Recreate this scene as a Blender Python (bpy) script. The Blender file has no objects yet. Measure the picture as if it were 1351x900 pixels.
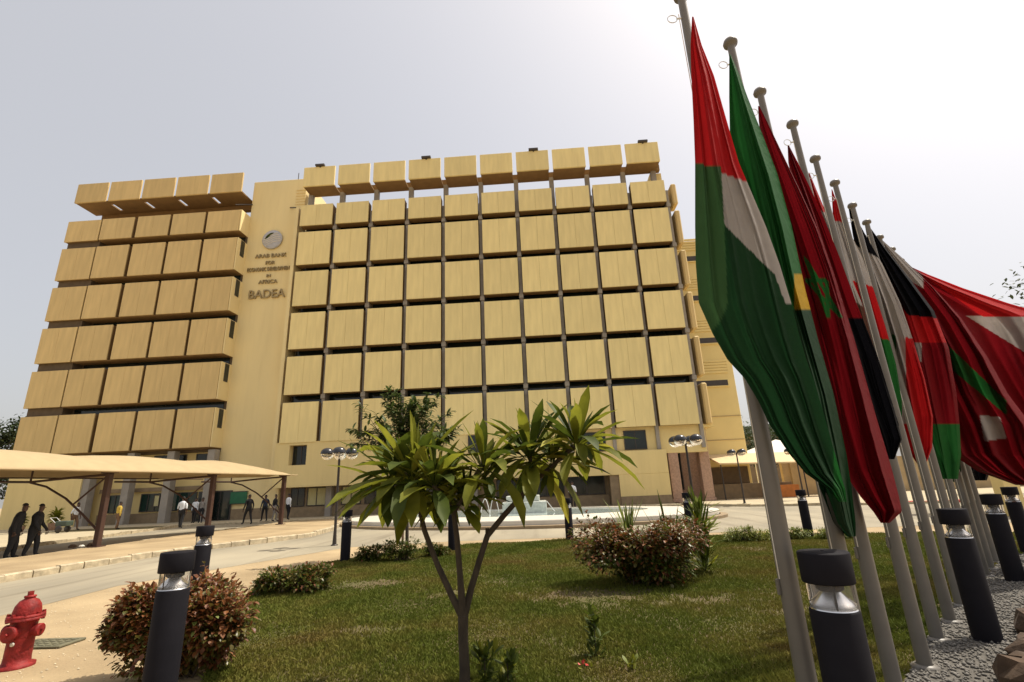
import bpy, bmesh, math, random
import numpy as np
from mathutils import Vector, Matrix
random.seed(7); rng = np.random.default_rng(7)
S = bpy.context.scene
COL = S.collection
PI = math.pi
# ------------------------------------------------------------------ camera
FOC, YAW, PITCH, ROLL, CH = 645.5, -.0488, .2889, -.0420, 1.7      # focal length in pixels of a 1351 px wide frame
def cam_axes():
    cy, sy, cp, sp, cr, sr = math.cos(YAW), math.sin(YAW), math.cos(PITCH), math.sin(PITCH), math.cos(ROLL), math.sin(ROLL)
    f = np.array([sy*cp, cy*cp, sp]); r = np.array([cy, -sy, 0.]); u = np.cross(r, f)
    return np.array([cr*r+sr*u, -sr*r+cr*u, f])
AX = cam_axes()
cd = bpy.data.cameras.new('camera'); cam = bpy.data.objects.new('camera', cd); COL.objects.link(cam)
cd.sensor_width = 36; cd.lens = FOC/1351*36; cd.clip_end = 3000; cd.clip_start = .05
m = Matrix.Identity(4)
for i in range(3):
    m[i][0] = AX[0][i]; m[i][1] = AX[1][i]; m[i][2] = -AX[2][i]
m.translation = (0, 0, CH); cam.matrix_world = m
S.camera = cam
# ------------------------------------------------------------------ light
SUN_EL = math.radians(61); SUN_AZ = math.radians(68)                # azimuth clockwise from +Y
W = bpy.data.worlds.new('World'); S.world = W; W.use_nodes = True
nt = W.node_tree; bg = nt.nodes['Background']; sky = nt.nodes.new('ShaderNodeTexSky')
sky.sky_type = 'NISHITA'; sky.sun_disc = False; sky.sun_elevation = SUN_EL; sky.sun_rotation = SUN_AZ
sky.air_density = 1.0; sky.dust_density = 9.0; sky.ozone_density = .6; sky.altitude = 380
nt.links.new(sky.outputs[0], bg.inputs[0]); bg.inputs[1].default_value = .065
bg2 = nt.nodes.new('ShaderNodeBackground'); bg2.inputs[0].default_value = (1, .965, .92, 1); bg2.inputs[1].default_value = .38      # even dust haze over the whole sky
ads = nt.nodes.new('ShaderNodeAddShader'); nt.links.new(bg.outputs[0], ads.inputs[0]); nt.links.new(bg2.outputs[0], ads.inputs[1]); nt.links.new(ads.outputs[0], nt.nodes['World Output'].inputs[0])
sl = bpy.data.lights.new('sun', 'SUN'); sl.energy = 4.1; sl.angle = math.radians(.6); sl.color = (1, .93, .8)
so = bpy.data.objects.new('sun', sl); COL.objects.link(so)
sd = Vector((math.sin(SUN_AZ)*math.cos(SUN_EL), math.cos(SUN_AZ)*math.cos(SUN_EL), math.sin(SUN_EL)))
so.rotation_euler = sd.to_track_quat('Z', 'Y').to_euler(); so.location = (30, 40, 90)
S.view_settings.view_transform = 'Standard'; S.view_settings.look = 'None'
S.view_settings.exposure = .3; S.view_settings.gamma = 1
# ------------------------------------------------------------------ placing helpers (photo measurements turned into metres)
def ray(u, v): return AX.T @ np.array([(u-675.5)/FOC, -(v-450)/FOC, 1])
def G(u, v, z=0.):
    d = ray(u, v); t = (z-CH)/d[2]; return Vector((t*d[0], t*d[1], z))
def F(u, v, y):
    d = ray(u, v); t = y/d[1]; return Vector((t*d[0], y, CH+t*d[2]))
# ------------------------------------------------------------------ materials
def nodes(name):
    m = bpy.data.materials.new(name); m.use_nodes = True
    t = m.node_tree; b = t.nodes['Principled BSDF']; return m, t, b
def mat(name, c, rough=.7, var=.15, scale=3., bump=0., bscale=40., metal=0., stretch=(1,1,1), c2=None, detail=5., spec=.5, trans=0., rnd=0., stain=0., smap=(3.2, 3.2, .3)):
    m, t, b = nodes(name); N, L = t.nodes.new, t.links.new
    tc = N('ShaderNodeTexCoord'); mp = N('ShaderNodeMapping'); mp.inputs['Scale'].default_value = stretch
    L(tc.outputs['Object'], mp.inputs[0])
    nz = N('ShaderNodeTexNoise'); nz.inputs['Scale'].default_value = scale; nz.inputs['Detail'].default_value = detail
    L(mp.outputs[0], nz.inputs['Vector'])
    mx = N('ShaderNodeMix'); mx.data_type = 'RGBA'
    ca = [x*(1-var) for x in c]; cb = [min(1, x*(1+var)) for x in c] if c2 is None else c2
    mx.inputs[6].default_value = (*ca, 1); mx.inputs[7].default_value = (*cb, 1)
    rp = N('ShaderNodeMapRange'); rp.inputs[1].default_value = .3; rp.inputs[2].default_value = .7
    L(nz.outputs[0], rp.inputs[0]); L(rp.outputs[0], mx.inputs[0])
    out = mx.outputs[2]
    if stain:      # dust and rain streaks running down the surface
        m2 = N('ShaderNodeMapping'); m2.inputs['Scale'].default_value = smap; L(tc.outputs['Object'], m2.inputs[0])
        if rnd:
            oj = N('ShaderNodeObjectInfo'); L(oj.outputs['Location'], m2.inputs['Location'])
        n3 = N('ShaderNodeTexNoise'); n3.inputs['Scale'].default_value = 1.0; n3.inputs['Detail'].default_value = 7; L(m2.outputs[0], n3.inputs['Vector'])
        r3 = N('ShaderNodeMapRange'); r3.inputs[1].default_value = .52; r3.inputs[2].default_value = .8; r3.inputs[3].default_value = 0; r3.inputs[4].default_value = stain; L(n3.outputs[0], r3.inputs[0])
        x3 = N('ShaderNodeMix'); x3.data_type = 'RGBA'; x3.inputs[7].default_value = (c[0]*.55, c[1]*.5, c[2]*.45, 1); L(out, x3.inputs[6]); L(r3.outputs[0], x3.inputs[0]); out = x3.outputs[2]
    if rnd:
        oi = N('ShaderNodeObjectInfo'); hs = N('ShaderNodeHueSaturation'); mr = N('ShaderNodeMapRange')
        mr.inputs[3].default_value = 1-rnd; mr.inputs[4].default_value = 1+rnd
        L(oi.outputs['Random'], mr.inputs[0]); L(mr.outputs[0], hs.inputs['Value']); L(out, hs.inputs['Color']); out = hs.outputs[0]
    L(out, b.inputs['Base Color'])
    b.inputs['Roughness'].default_value = rough; b.inputs['Metallic'].default_value = metal
    b.inputs['Specular IOR Level'].default_value = spec
    if bump:
        n2 = N('ShaderNodeTexNoise'); n2.inputs['Scale'].default_value = bscale; n2.inputs['Detail'].default_value = 4
        L(mp.outputs[0], n2.inputs['Vector'])
        bp = N('ShaderNodeBump'); bp.inputs['Strength'].default_value = bump; bp.inputs['Distance'].default_value = .02
        L(n2.outputs[0], bp.inputs['Height']); L(bp.outputs[0], b.inputs['Normal'])
    if trans:
        tr = N('ShaderNodeBsdfTranslucent'); ms = N('ShaderNodeMixShader'); ms.inputs[0].default_value = trans
        L(out, tr.inputs[0]); L(b.outputs[0], ms.inputs[1]); L(tr.outputs[0], ms.inputs[2])
        L(ms.outputs[0], t.nodes['Material Output'].inputs[0])
    return m
M = {}
M['panel'] = mat('facade_panel', (.79, .64, .29), .75, .07, 1.1, .15, 25, stretch=(2.5, 2.5, .35), rnd=.06, stain=.22)
M['panel_tan'] = mat('facade_panel_dim', (.63, .46, .20), .75, .08, 1.1, .15, 25, stretch=(2.5, 2.5, .35), rnd=.06, stain=.3)  # dimmer light on the left wing put into the colour; corner panels share it
M['return'] = mat('shaded_panel_return', (.23, .135, .05), .85, .1, 2)  # shade of undersides and gaps put into a darker brown
M['wall'] = mat('wall_plaster', (.76, .60, .27), .85, .06, .6, .1, 30, stretch=(1, 1, .4), stain=.16)
M['tower'] = mat('tower_plaster', (.80, .65, .33), .85, .06, .5, .1, 30, stretch=(1, 1, .25), stain=.14)
M['annex'] = mat('annex_plaster', (.78, .62, .27), .85, .05, .6, .1, 30)
M['plinth'] = mat('plinth_stone', (.26, .19, .11), .8, .15, 3, .2, 30)
M['concrete'] = mat('grey_concrete', (.30, .27, .23), .85, .12, 2, .2, 30)
M['pinkstone'] = mat('pink_stone', (.42, .27, .19), .8, .2, 8, .2, 40)
M['glass'] = mat('dark_glass', (.015, .022, .02), .08, .3, .8)
M['greenglass'] = mat('green_glass', (.012, .035, .028), .1, .4, .8)
M['frame'] = mat('dark_frame', (.05, .04, .035), .5)
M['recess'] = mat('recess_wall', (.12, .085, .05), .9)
M['curtain'] = mat('pale_curtain', (.55, .5, .26), .9, .15, 6, stretch=(6, 6, .3))
M['sand'] = mat('sand', (.33, .24, .13), .95, .16, .55, .6, 18, c2=(.46, .345, .195), detail=9, stain=.5, smap=(.5, .8, 1))
M['road'] = mat('road_concrete', (.25, .22, .16), .9, .12, .35, .3, 60, c2=(.37, .32, .225), stretch=(1, .45, 1), detail=8, stain=.75, smap=(2.2, .16, 1))
M['paving'] = mat('paving_stone', (.43, .36, .235), .9, .1, .8, .25, 25, detail=7)
M['kerb'] = mat('kerb_stone', (.46, .38, .25), .9, .3, 5, .4, 25)
M['redpaint'] = mat('red_kerb_paint', (.55, .06, .05), .7)
M['soil'] = mat('lawn_soil', (.15, .10, .045), 1, .3, 1.2, .6, 30, c2=(.09, .085, .025), detail=8)
M['gravelbed'] = mat('gravel_bed', (.11, .10, .085), 1, .35, 30, .8, 60)
M['stone'] = mat('gravel_stone', (.15, .138, .12), .85, .35, 9)
M['white'] = mat('white_marble', (.62, .575, .49), .5, .08, 3, .1, 20)
M['marble'] = mat('veined_marble', (.50, .53, .48), .35, .25, 5, detail=10)
M['whitemetal'] = mat('bright_steel', (.75, .75, .72), .3, metal=.6)
M['pole'] = mat('pole_grey_paint', (.15, .135, .115), .45, .08, 6)
M['bollard'] = mat('bollard_paint', (.012, .011, .014), .7, .1, 8, spec=.1)
M['aluminium'] = mat('aluminium', (.75, .75, .75), .25, .05, 5, metal=1)
M['canopy'] = mat('canopy_fabric', (.50, .38, .21), .85, .06, 2, trans=.18)
M['brownsteel'] = mat('brown_steel', (.06, .028, .02), .5, .15, 8)
M['blacksteel'] = mat('dark_steel', (.03, .022, .018), .45, .15, 8)
M['dome'] = mat('lamp_dome', (.035, .035, .04), .25, .1, 4, metal=.2)
M['hydrant'] = mat('hydrant_red', (.21, .013, .011), .6, .4, 12, .4, 40, spec=.3)
M['iron'] = mat('cast_iron_lid', (.13, .12, .07), .8, .2, 9, .4, 60)
M['bark'] = mat('frangipani_bark', (.055, .04, .025), .9, .35, 14, .6, 40, stretch=(1, 1, .4))
M['leaf'] = mat('broad_leaf', (.16, .185, .015), .55, .3, 5, c2=(.27, .27, .03), trans=.5, spec=.25)
M['leaf_dark'] = mat('dark_leaf', (.055, .085, .011), .55, .3, 5, c2=(.10, .13, .016), trans=.4, spec=.25)
M['leaf_yellow'] = mat('yellow_leaf', (.42, .38, .05), .5, .2, 6, trans=.4)
M['fine_leaf'] = mat('fine_leaf', (.05, .085, .02), .5, .3, 3, c2=(.10, .14, .03), trans=.3)
M['far_leaf'] = mat('far_tree_leaf', (.04, .06, .018), .7, .3, 1, trans=.2)
M['red_leaf'] = mat('red_brown_leaf', (.14, .035, .015), .5, .35, 9, c2=(.28, .11, .03), trans=.25)
M['olive_leaf'] = mat('olive_leaf', (.10, .11, .02), .4, .3, 9, c2=(.18, .13, .03), trans=.25)
M['pale_leaf'] = mat('pale_leaf', (.38, .40, .13), .5, .3, 9, c2=(.2, .26, .05), trans=.3)
M['red_flower'] = mat('red_leaf_bright', (.5, .03, .02), .5)
M['sign_grey'] = mat('sign_metal', (.30, .28, .26), .5, .1, 5, metal=.4)
M['letters'] = mat('letter_metal', (.33, .25, .12), .45, .1, 5)
M['emblem'] = mat('emblem_grey', (.44, .44, .46), .5, .1, 5)
M['tent'] = mat('tent_white', (.78, .76, .72), .8, .04, 3, trans=.2)
M['cream'] = mat('cream_fabric', (.75, .58, .34), .8, .05, 3, trans=.2)
M['tan'] = mat('tan_boundary_wall', (.42, .31, .17), .9, .12, 1.5)
M['farwall'] = mat('far_brown_wall', (.26, .19, .11), .9, .1, 1)
M['farroof'] = mat('far_green_roof', (.09, .12, .09), .8)
M['greensign'] = mat('green_sign', (.01, .12, .05), .5)
M['wood'] = mat('stake_wood', (.33, .18, .09), .8)
M['orange'] = mat('orange_board', (.6, .2, .04), .7)
M['rock'] = mat('brown_rock', (.075, .045, .025), .9, .4, 5, .8, 12)
M['skin'] = mat('skin', (.09, .045, .028), .55, .05)
M['hair'] = mat('hair', (.01, .008, .007), .7)
M['cl_black'] = mat('black_cloth', (.012, .012, .014), .85, .2, 9)
M['cl_white'] = mat('white_cloth', (.72, .74, .76), .85, .05, 9)
M['cl_yellow'] = mat('yellow_cloth', (.55, .38, .06), .85, .1, 9)
M['cl_brown'] = mat('brown_cloth', (.16, .09, .05), .85, .1, 9)
M['cl_grey'] = mat('grey_cloth', (.22, .20, .18), .85, .1, 9)
M['cl_navy'] = mat('navy_cloth', (.02, .028, .05), .85, .1, 9)
M['plastic'] = mat('barrow_plastic', (.05, .07, .05), .6)
# water and glass
m_, t_, b_ = nodes('water'); b_.inputs['Base Color'].default_value = (.45, .52, .48, 1); b_.inputs['Roughness'].default_value = .06; M['water'] = m_
m_, t_, b_ = nodes('clear_glass'); b_.inputs['Base Color'].default_value = (.95, .93, .9, 1); b_.inputs['Roughness'].default_value = .05
b_.inputs['Transmission Weight'].default_value = .92; b_.inputs['IOR'].default_value = 1.15; M['clear'] = m_
m_, t_, b_ = nodes('water_jet'); b_.inputs['Base Color'].default_value = (.9, .9, .88, 1); b_.inputs['Roughness'].default_value = .3; M['jet'] = m_
# flag cloth reads a colour attribute
def cloth_mat():
    m, t, b = nodes('flag_cloth'); N, L = t.nodes.new, t.links.new
    a = N('ShaderNodeAttribute'); a.attribute_name = 'dye'
    tc = N('ShaderNodeTexCoord'); nz = N('ShaderNodeTexNoise'); nz.inputs['Scale'].default_value = 6; nz.inputs['Detail'].default_value = 6
    L(tc.outputs['Object'], nz.inputs['Vector'])
    mr = N('ShaderNodeMapRange'); mr.inputs[3].default_value = .82; mr.inputs[4].default_value = 1.12; L(nz.outputs[0], mr.inputs[0])
    hs = N('ShaderNodeHueSaturation'); L(a.outputs['Color'], hs.inputs['Color']); L(mr.outputs[0], hs.inputs['Value'])
    L(hs.outputs[0], b.inputs['Base Color']); b.inputs['Roughness'].default_value = .75; b.inputs['Specular IOR Level'].default_value = .12
    n2 = N('ShaderNodeTexNoise'); n2.inputs['Scale'].default_value = 14; n2.inputs['Detail'].default_value = 3
    L(tc.outputs['Object'], n2.inputs['Vector'])
    bp = N('ShaderNodeBump'); bp.inputs['Strength'].default_value = .35; bp.inputs['Distance'].default_value = .03
    L(n2.outputs[0], bp.inputs['Height']); L(bp.outputs[0], b.inputs['Normal'])
    tr = N('ShaderNodeBsdfTranslucent'); ms = N('ShaderNodeMixShader'); ms.inputs[0].default_value = .36
    L(hs.outputs[0], tr.inputs[0]); L(b.outputs[0], ms.inputs[1]); L(tr.outputs[0], ms.inputs[2])
    L(ms.outputs[0], t.nodes['Material Output'].inputs[0]); return m
M['cloth'] = cloth_mat()
# grass blades: colour per patch, from a noise laid on the ground
def grass_mat():
    m, t, b = nodes('grass_blades'); N, L = t.nodes.new, t.links.new
    tc = N('ShaderNodeTexCoord'); n1 = N('ShaderNodeTexNoise'); n1.inputs['Scale'].default_value = .55; n1.inputs['Detail'].default_value = 5
    L(tc.outputs['Object'], n1.inputs['Vector']); n2 = N('ShaderNodeTexNoise'); n2.inputs['Scale'].default_value = 7; L(tc.outputs['Object'], n2.inputs['Vector'])
    ad = N('ShaderNodeMath'); ad.operation = 'MULTIPLY_ADD'; ad.inputs[1].default_value = .22; L(n2.outputs[0], ad.inputs[0]); L(n1.outputs[0], ad.inputs[2])
    cr = N('ShaderNodeValToRGB'); e = cr.color_ramp.elements
    e[0].position = .36; e[0].color = (.07, .095, .013, 1); e[1].position = .85; e[1].color = (.17, .115, .035, 1)
    x = e.new(.56); x.color = (.115, .135, .02, 1); x = e.new(.68); x.color = (.16, .15, .03, 1)
    L(ad.outputs[0], cr.inputs[0]); L(cr.outputs[0], b.inputs['Base Color']); b.inputs['Roughness'].default_value = .8; b.inputs['Specular IOR Level'].default_value = .15
    tr = N('ShaderNodeBsdfTranslucent'); ms = N('ShaderNodeMixShader'); ms.inputs[0].default_value = .25
    L(cr.outputs[0], tr.inputs[0]); L(b.outputs[0], ms.inputs[1]); L(tr.outputs[0], ms.inputs[2])
    L(ms.outputs[0], t.nodes['Material Output'].inputs[0]); return m
M['grass'] = grass_mat()
# ------------------------------------------------------------------ mesh helpers
class MB:
    def __init__(s): s.v = []; s.f = []; s.m = []; s.smooth = []
    def add(s, vs, fs, mi=0, sm=False):
        o = len(s.v); s.v += [tuple(v) for v in vs]
        for f in fs: s.f.append(tuple(i+o for i in f)); s.m.append(mi); s.smooth.append(sm)
        return s
    def box(s, x0, x1, y0, y1, z0, z1, mi=0, b=0.):
        if b > 0:      # chamfered along every edge
            b = min(b, .45*min(abs(x1-x0), abs(y1-y0), abs(z1-z0)))
            vs = []
            for z in (z0, z1):
                sz = 1 if z == z0 else -1
                for (xx, yy) in ((x0, y0), (x1, y0), (x1, y1), (x0, y1)):
                    sx = 1 if xx == x0 else -1; sy = 1 if yy == y0 else -1
                    vs += [(xx+sx*b, yy+sy*b, z), (xx, yy+sy*b, z+sz*b), (xx+sx*b, yy, z+sz*b)]
            q = lambda c, k: c*3+k
            fs = [[q(3, 0), q(2, 0), q(1, 0), q(0, 0)], [q(4, 0), q(5, 0), q(6, 0), q(7, 0)],
                  [q(0, 2), q(1, 2), q(5, 2), q(4, 2)], [q(2, 2), q(3, 2), q(7, 2), q(6, 2)],
                  [q(1, 1), q(2, 1), q(6, 1), q(5, 1)], [q(3, 1), q(0, 1), q(4, 1), q(7, 1)]]
            for c in range(4): fs += [[q(c, 0), q(c, 1), q(c, 2)], [q(c+4, 0), q(c+4, 2), q(c+4, 1)]]
            for (a, c, k) in ((0, 1, 2), (1, 2, 1), (2, 3, 2), (3, 0, 1)):
                fs += [[q(a, 0), q(c, 0), q(c, k), q(a, k)][::-1][::-1], [q(a+4, 0), q(a+4, k), q(c+4, k), q(c+4, 0)]]
            for c, (k1, k2) in enumerate(((1, 2), (2, 1), (1, 2), (2, 1))): fs += [[q(c, k1), q(c, k2), q(c+4, k2), q(c+4, k1)]]
            return s.add(vs, fs, mi)
        vs = [(x0, y0, z0), (x1, y0, z0), (x1, y1, z0), (x0, y1, z0), (x0, y0, z1), (x1, y0, z1), (x1, y1, z1), (x0, y1, z1)]
        return s.add(vs, [(3, 2, 1, 0), (4, 5, 6, 7), (0, 1, 5, 4), (1, 2, 6, 5), (2, 3, 7, 6), (3, 0, 4, 7)], mi)
    def tube(s, pts, rad, n=10, mi=0, cap=True, sm=True):
        pts = [Vector(p) for p in pts]; rad = rad if isinstance(rad, (list, tuple)) else [rad]*len(pts)
        vs = []; fs = []; ref = None
        for i, p in enumerate(pts):
            d = (pts[min(i+1, len(pts)-1)]-pts[max(i-1, 0)]).normalized()
            if ref is None: ref = Vector((1, 0, 0)) if abs(d.x) < .8 else Vector((0, 1, 0))
            a = (ref-d*ref.dot(d)).normalized(); b = d.cross(a); ref = a
            for k in range(n):
                t = 2*PI*k/n; vs.append(p+(a*math.cos(t)+b*math.sin(t))*rad[i])
        for i in range(len(pts)-1):
            for k in range(n): fs.append((i*n+k, i*n+(k+1) % n, (i+1)*n+(k+1) % n, (i+1)*n+k))
        s.add(vs, fs, mi, sm)
        if cap:
            s.add(vs[:n], [tuple(range(n))[::-1]], mi); s.add(vs[-n:], [tuple(range(n))], mi)
        return s
    def lathe(s, prof, c=(0, 0, 0), n=24, mi=0, sm=True, axis='z'):
        vs = []; fs = []
        for r, z in prof:
            for k in range(n):
                t = 2*PI*k/n; p = (r*math.cos(t), r*math.sin(t), z)
                if axis == 'x': p = (p[2], p[0], p[1])
                if axis == 'y': p = (p[0], p[2], p[1])
                vs.append((p[0]+c[0], p[1]+c[1], p[2]+c[2]))
        for i in range(len(prof)-1):
            for k in range(n): fs.append((i*n+k, i*n+(k+1) % n, (i+1)*n+(k+1) % n, (i+1)*n+k))
        return s.add(vs, fs, mi, sm)
    def prism(s, poly, z0, z1, mi=0):
        n = len(poly); vs = [(x, y, z0) for x, y in poly]+[(x, y, z1) for x, y in poly]
        return s.add(vs, [tuple(range(n))[::-1], tuple(range(n, 2*n))]+[(i, (i+1) % n, n+(i+1) % n, n+i) for i in range(n)], mi)
    def build(s, name, mats, parent=None, origin=None):
        me = bpy.data.meshes.new(name); o = bpy.data.objects.new(name, me)
        V = np.array(s.v, float).reshape(-1, 3)
        if parent is not None:
            r = parent
            while r.parent: r = r.parent
            off = np.array(r['_o']) if '_o' in r else np.zeros(3); o.parent = parent
        else:
            if origin is None: origin = (*((V.min(0)+V.max(0))/2)[:2], V[:, 2].min())
            off = np.array(origin, float); o.location = off
        me.from_pydata((V-off).tolist(), [], s.f)
        for m in (mats if isinstance(mats, (list, tuple)) else [mats]): me.materials.append(M[m] if isinstance(m, str) else m)
        me.polygons.foreach_set('material_index', s.m); me.polygons.foreach_set('use_smooth', s.smooth)
        me.update(); COL.objects.link(o); return o
def tag(o, label=None, cat=None, group=None, kind=None):
    if label: o['label'] = label
    if cat: o['category'] = cat
    if group: o['group'] = group
    if kind: o['kind'] = kind
    return o
def thing(name, label, cat, loc=(0, 0, 0), group=None):
    o = bpy.data.objects.new(name, None); COL.objects.link(o); o.location = loc; o['_o'] = list(loc); o.empty_display_size = .3
    return tag(o, label, cat, group)
def copy_thing(r, loc, label, rz=None, scale=None):
    def cp(o, par):
        c = o.copy(); COL.objects.link(c); c.parent = par
        for ch in o.children: cp(ch, c)
        return c
    c = cp(r, None); c.location = loc; c['label'] = label; c['_o'] = list(loc)
    if rz is not None: c.rotation_euler = (0, 0, rz)
    if scale: c.scale = (scale,)*3
    return c
def struct(name, mb, m): return tag(mb.build(name, m), kind='structure')
def sheet(name, pts, z, m, sub=None):
    mb = MB(); mb.add([(p[0], p[1], z) for p in pts], [tuple(range(len(pts)))]); return struct(name, mb, m)
# ------------------------------------------------------------------ ground
mb = MB(); mb.add([(-1500, -300, 0), (1500, -300, 0), (1500, 2500, 0), (-1500, 2500, 0)], [(0, 1, 2, 3)]); struct('ground', mb, 'sand')
kerbline = [(-13.0, 2), (-13.0, 8), (-12.9, 12), (-12.8, 14), (-12.5, 16.1), (-11.8, 18.0), (-10.7, 19.6), (-9.9, 21.6), (-10.2, 24.5), (-11.2, 28), (-12.5, 31.5)]
road = [(-13.0, 2), *kerbline[1:], (-13, 35.2), (9, 35.2), (10.5, 33.5), (12, 31.5), (18, 28.2), (60, 24), (60, 17.0), (20, 17.0), (8, 17.3), (-3, 17.7), (-6.5, 17.0), (-7.9, 14), (-9.2, 11), (-8.9, 7), (-8.6, 2)]
sheet('road', road, .004, 'road')
# raised island with kerb stones, under the car shade
isl = kerbline+[(-14.5, 33.0), (-16.2, 31.5), (-16.9, 24), (-17.2, 16), (-17.8, 2)]
mb = MB(); mb.prism([(x-.16 if i < 11 else x+.16, y) for i, (x, y) in enumerate(isl)], 0, .165); struct('paved_island', mb, 'sand')
def kerb(line, w=.16, h=.18, L=.75, z=0, jit=.022, side=-1):
    mb = MB(); P = [Vector((*p, 0)) for p in line]
    for a, b in zip(P, P[1:]):
        d = (b-a); n = max(1, round(d.length/L)); e = d/n; t = d.normalized(); q = Vector((-t.y, t.x, 0))*side*-1
        for k in range(n):
            s = a+e*k+t*.014; f = a+e*(k+1)-t*.014; hh = h+random.uniform(-jit, jit); j = q*random.uniform(-jit, jit)
            c = [s+j, f+j, f+q*w+j, s+q*w+j]
            vs = [(p.x, p.y, z) for p in c]+[(p.x, p.y, z+hh-.025) for p in c[:2]]+[(p.x, p.y, z+hh) for p in c[2:]]
            vs += [((c[0]+q*.03).x, (c[0]+q*.03).y, z+hh), ((c[1]+q*.03).x, (c[1]+q*.03).y, z+hh)]
            mb.add(vs, [(0, 1, 5, 4), (4, 5, 9, 8), (8, 9, 6, 7), (1, 2, 6, 9, 5), (3, 0, 4, 8, 7), (2, 3, 7, 6)])
    return mb
struct('kerb', kerb(kerbline), 'kerb')
inner = [(-17.8, 2), (-17.2, 16), (-16.9, 24), (-16.2, 31.5), (-14.5, 33.0)]
struct('kerb', kerb(inner, side=1, h=.172), 'kerb')
sheet('parking_lane', [(-28, 2), (-17.8, 2), (-17.2, 16), (-16.9, 24), (-16.2, 31.5), (-15, 34), (-24, 32.6), (-25, 26), (-22.6, 21), (-24, 2)][0:1]+[(-17.8, 2), (-17.2, 16), (-16.9, 24), (-16.2, 31.5), (-15, 34.2), (-24.5, 33.6), (-23.2, 26), (-22.3, 19), (-28, 2)][0:8], .008, 'road')
walk1 = [(-22.3, 12), (-22.3, 19), (-23.2, 26), (-24.5, 33.6), (-15, 34.4), (-13.2, 35.2), (-5, 35.3), (9.2, 35.2)]
mb = MB(); mb.prism([*walk1, (9.2, 39), (-60, 39), (-60, 12)][::1], 0, .12); struct('pavement', mb, 'paving')
struct('kerb', kerb([(-22.3, 12), (-22.3, 19), (-23.2, 26), (-24.5, 33.6)], side=1, h=.15), 'kerb')
struct('kerb', kerb([(-24.5, 33.6), (-15, 34.4), (-13.2, 35.2), (9.2, 35.2)], side=-1, h=.15), 'kerb')
walk2 = [(9.6, 34.9), (10.6, 33.2), (12.1, 31.2), (18, 27.9), (60, 23.7)]
mb = MB(); mb.prism([*walk2, (60, 44), (9.6, 44)], 0, .12); struct('pavement', mb, 'paving')
struct('kerb', kerb(walk2[:4], side=-1, h=.15), 'kerb')
struct('kerb', kerb([(18, 27.9), (24, 27.3), (30, 26.7)], side=-1, h=.152), 'redpaint')
struct('kerb', kerb([(30, 26.7), (60, 23.7)], side=-1, h=.15), 'kerb')
mb = MB(); mb.prism([(-31, 30.5), (-24.3, 30.5), (-24.9, 33), (-31, 33)], .12, .14); struct('grass_verge', mb, 'soil')
# lawn outline and gravel bed
lawn = [(-2.6, 1.0), (-3.0, 4.6), (-3.9, 6.2), (-4.9, 8.2), (-5.9, 10.6), (-5.9, 13.0), (-4.6, 15.0), (-2.4, 16.4), (1, 16.9), (5, 16.6), (9.5, 15.5), (13, 14.5), (15, 13.6), (12.5, 13.4), (8.2, 10.2), (5.6, 7.75), (3.9, 6.0), (2.55, 4.5), (1.2, 3.1), (-.2, 1.0)]
sheet('lawn_soil', lawn, .012, 'soil')
gravel = [(-.2, 1.0), (1.2, 3.1), (2.55, 4.5), (3.9, 6.0), (5.6, 7.75), (8.2, 10.2), (12.5, 13.4), (14.2, 12.6), (10.2, 9.3), (7.2, 6.8), (5.2, 4.9), (3.2, 1.0)]
sheet('gravel_bed', gravel, .014, 'gravelbed')
def inside(x, y, poly):
    c = np.zeros(len(x), bool); n = len(poly)
    for i in range(n):
        x1, y1 = poly[i]; x2, y2 = poly[(i+1) % n]
        k = ((y1 > y) != (y2 > y)) & (x < (x2-x1)*(y-y1)/((y2-y1) if y2 != y1 else 1e-9)+x1); c ^= k
    return c
def raw(name, V, Fc, m, sm=False):
    me = bpy.data.meshes.new(name); nv = len(V); nf, k = Fc.shape
    me.vertices.add(nv); me.vertices.foreach_set('co', V.astype(np.float32).ravel())
    me.loops.add(nf*k); me.loops.foreach_set('vertex_index', Fc.astype(np.int32).ravel())
    me.polygons.add(nf); me.polygons.foreach_set('loop_start', np.arange(0, nf*k, k, dtype=np.int32)); me.polygons.foreach_set('loop_total', np.full(nf, k, np.int32))
    for q in (m if isinstance(m, (list, tuple)) else [m]): me.materials.append(M[q])
    me.update(calc_edges=True); me.validate()
    o = bpy.data.objects.new(name, me); COL.objects.link(o); return o
PATCH = [(.6, 8.6, 1.5, .6), (2.2, 8.0, .8, .4), (-2.3, 6.9, .5, .3), (-3.4, 10.2, 1.2, .5), (2.6, 12.5, 1.1, .6), (-1.6, 9.0, .4, .25), (3.1, 7.2, .5, .3)]
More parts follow.
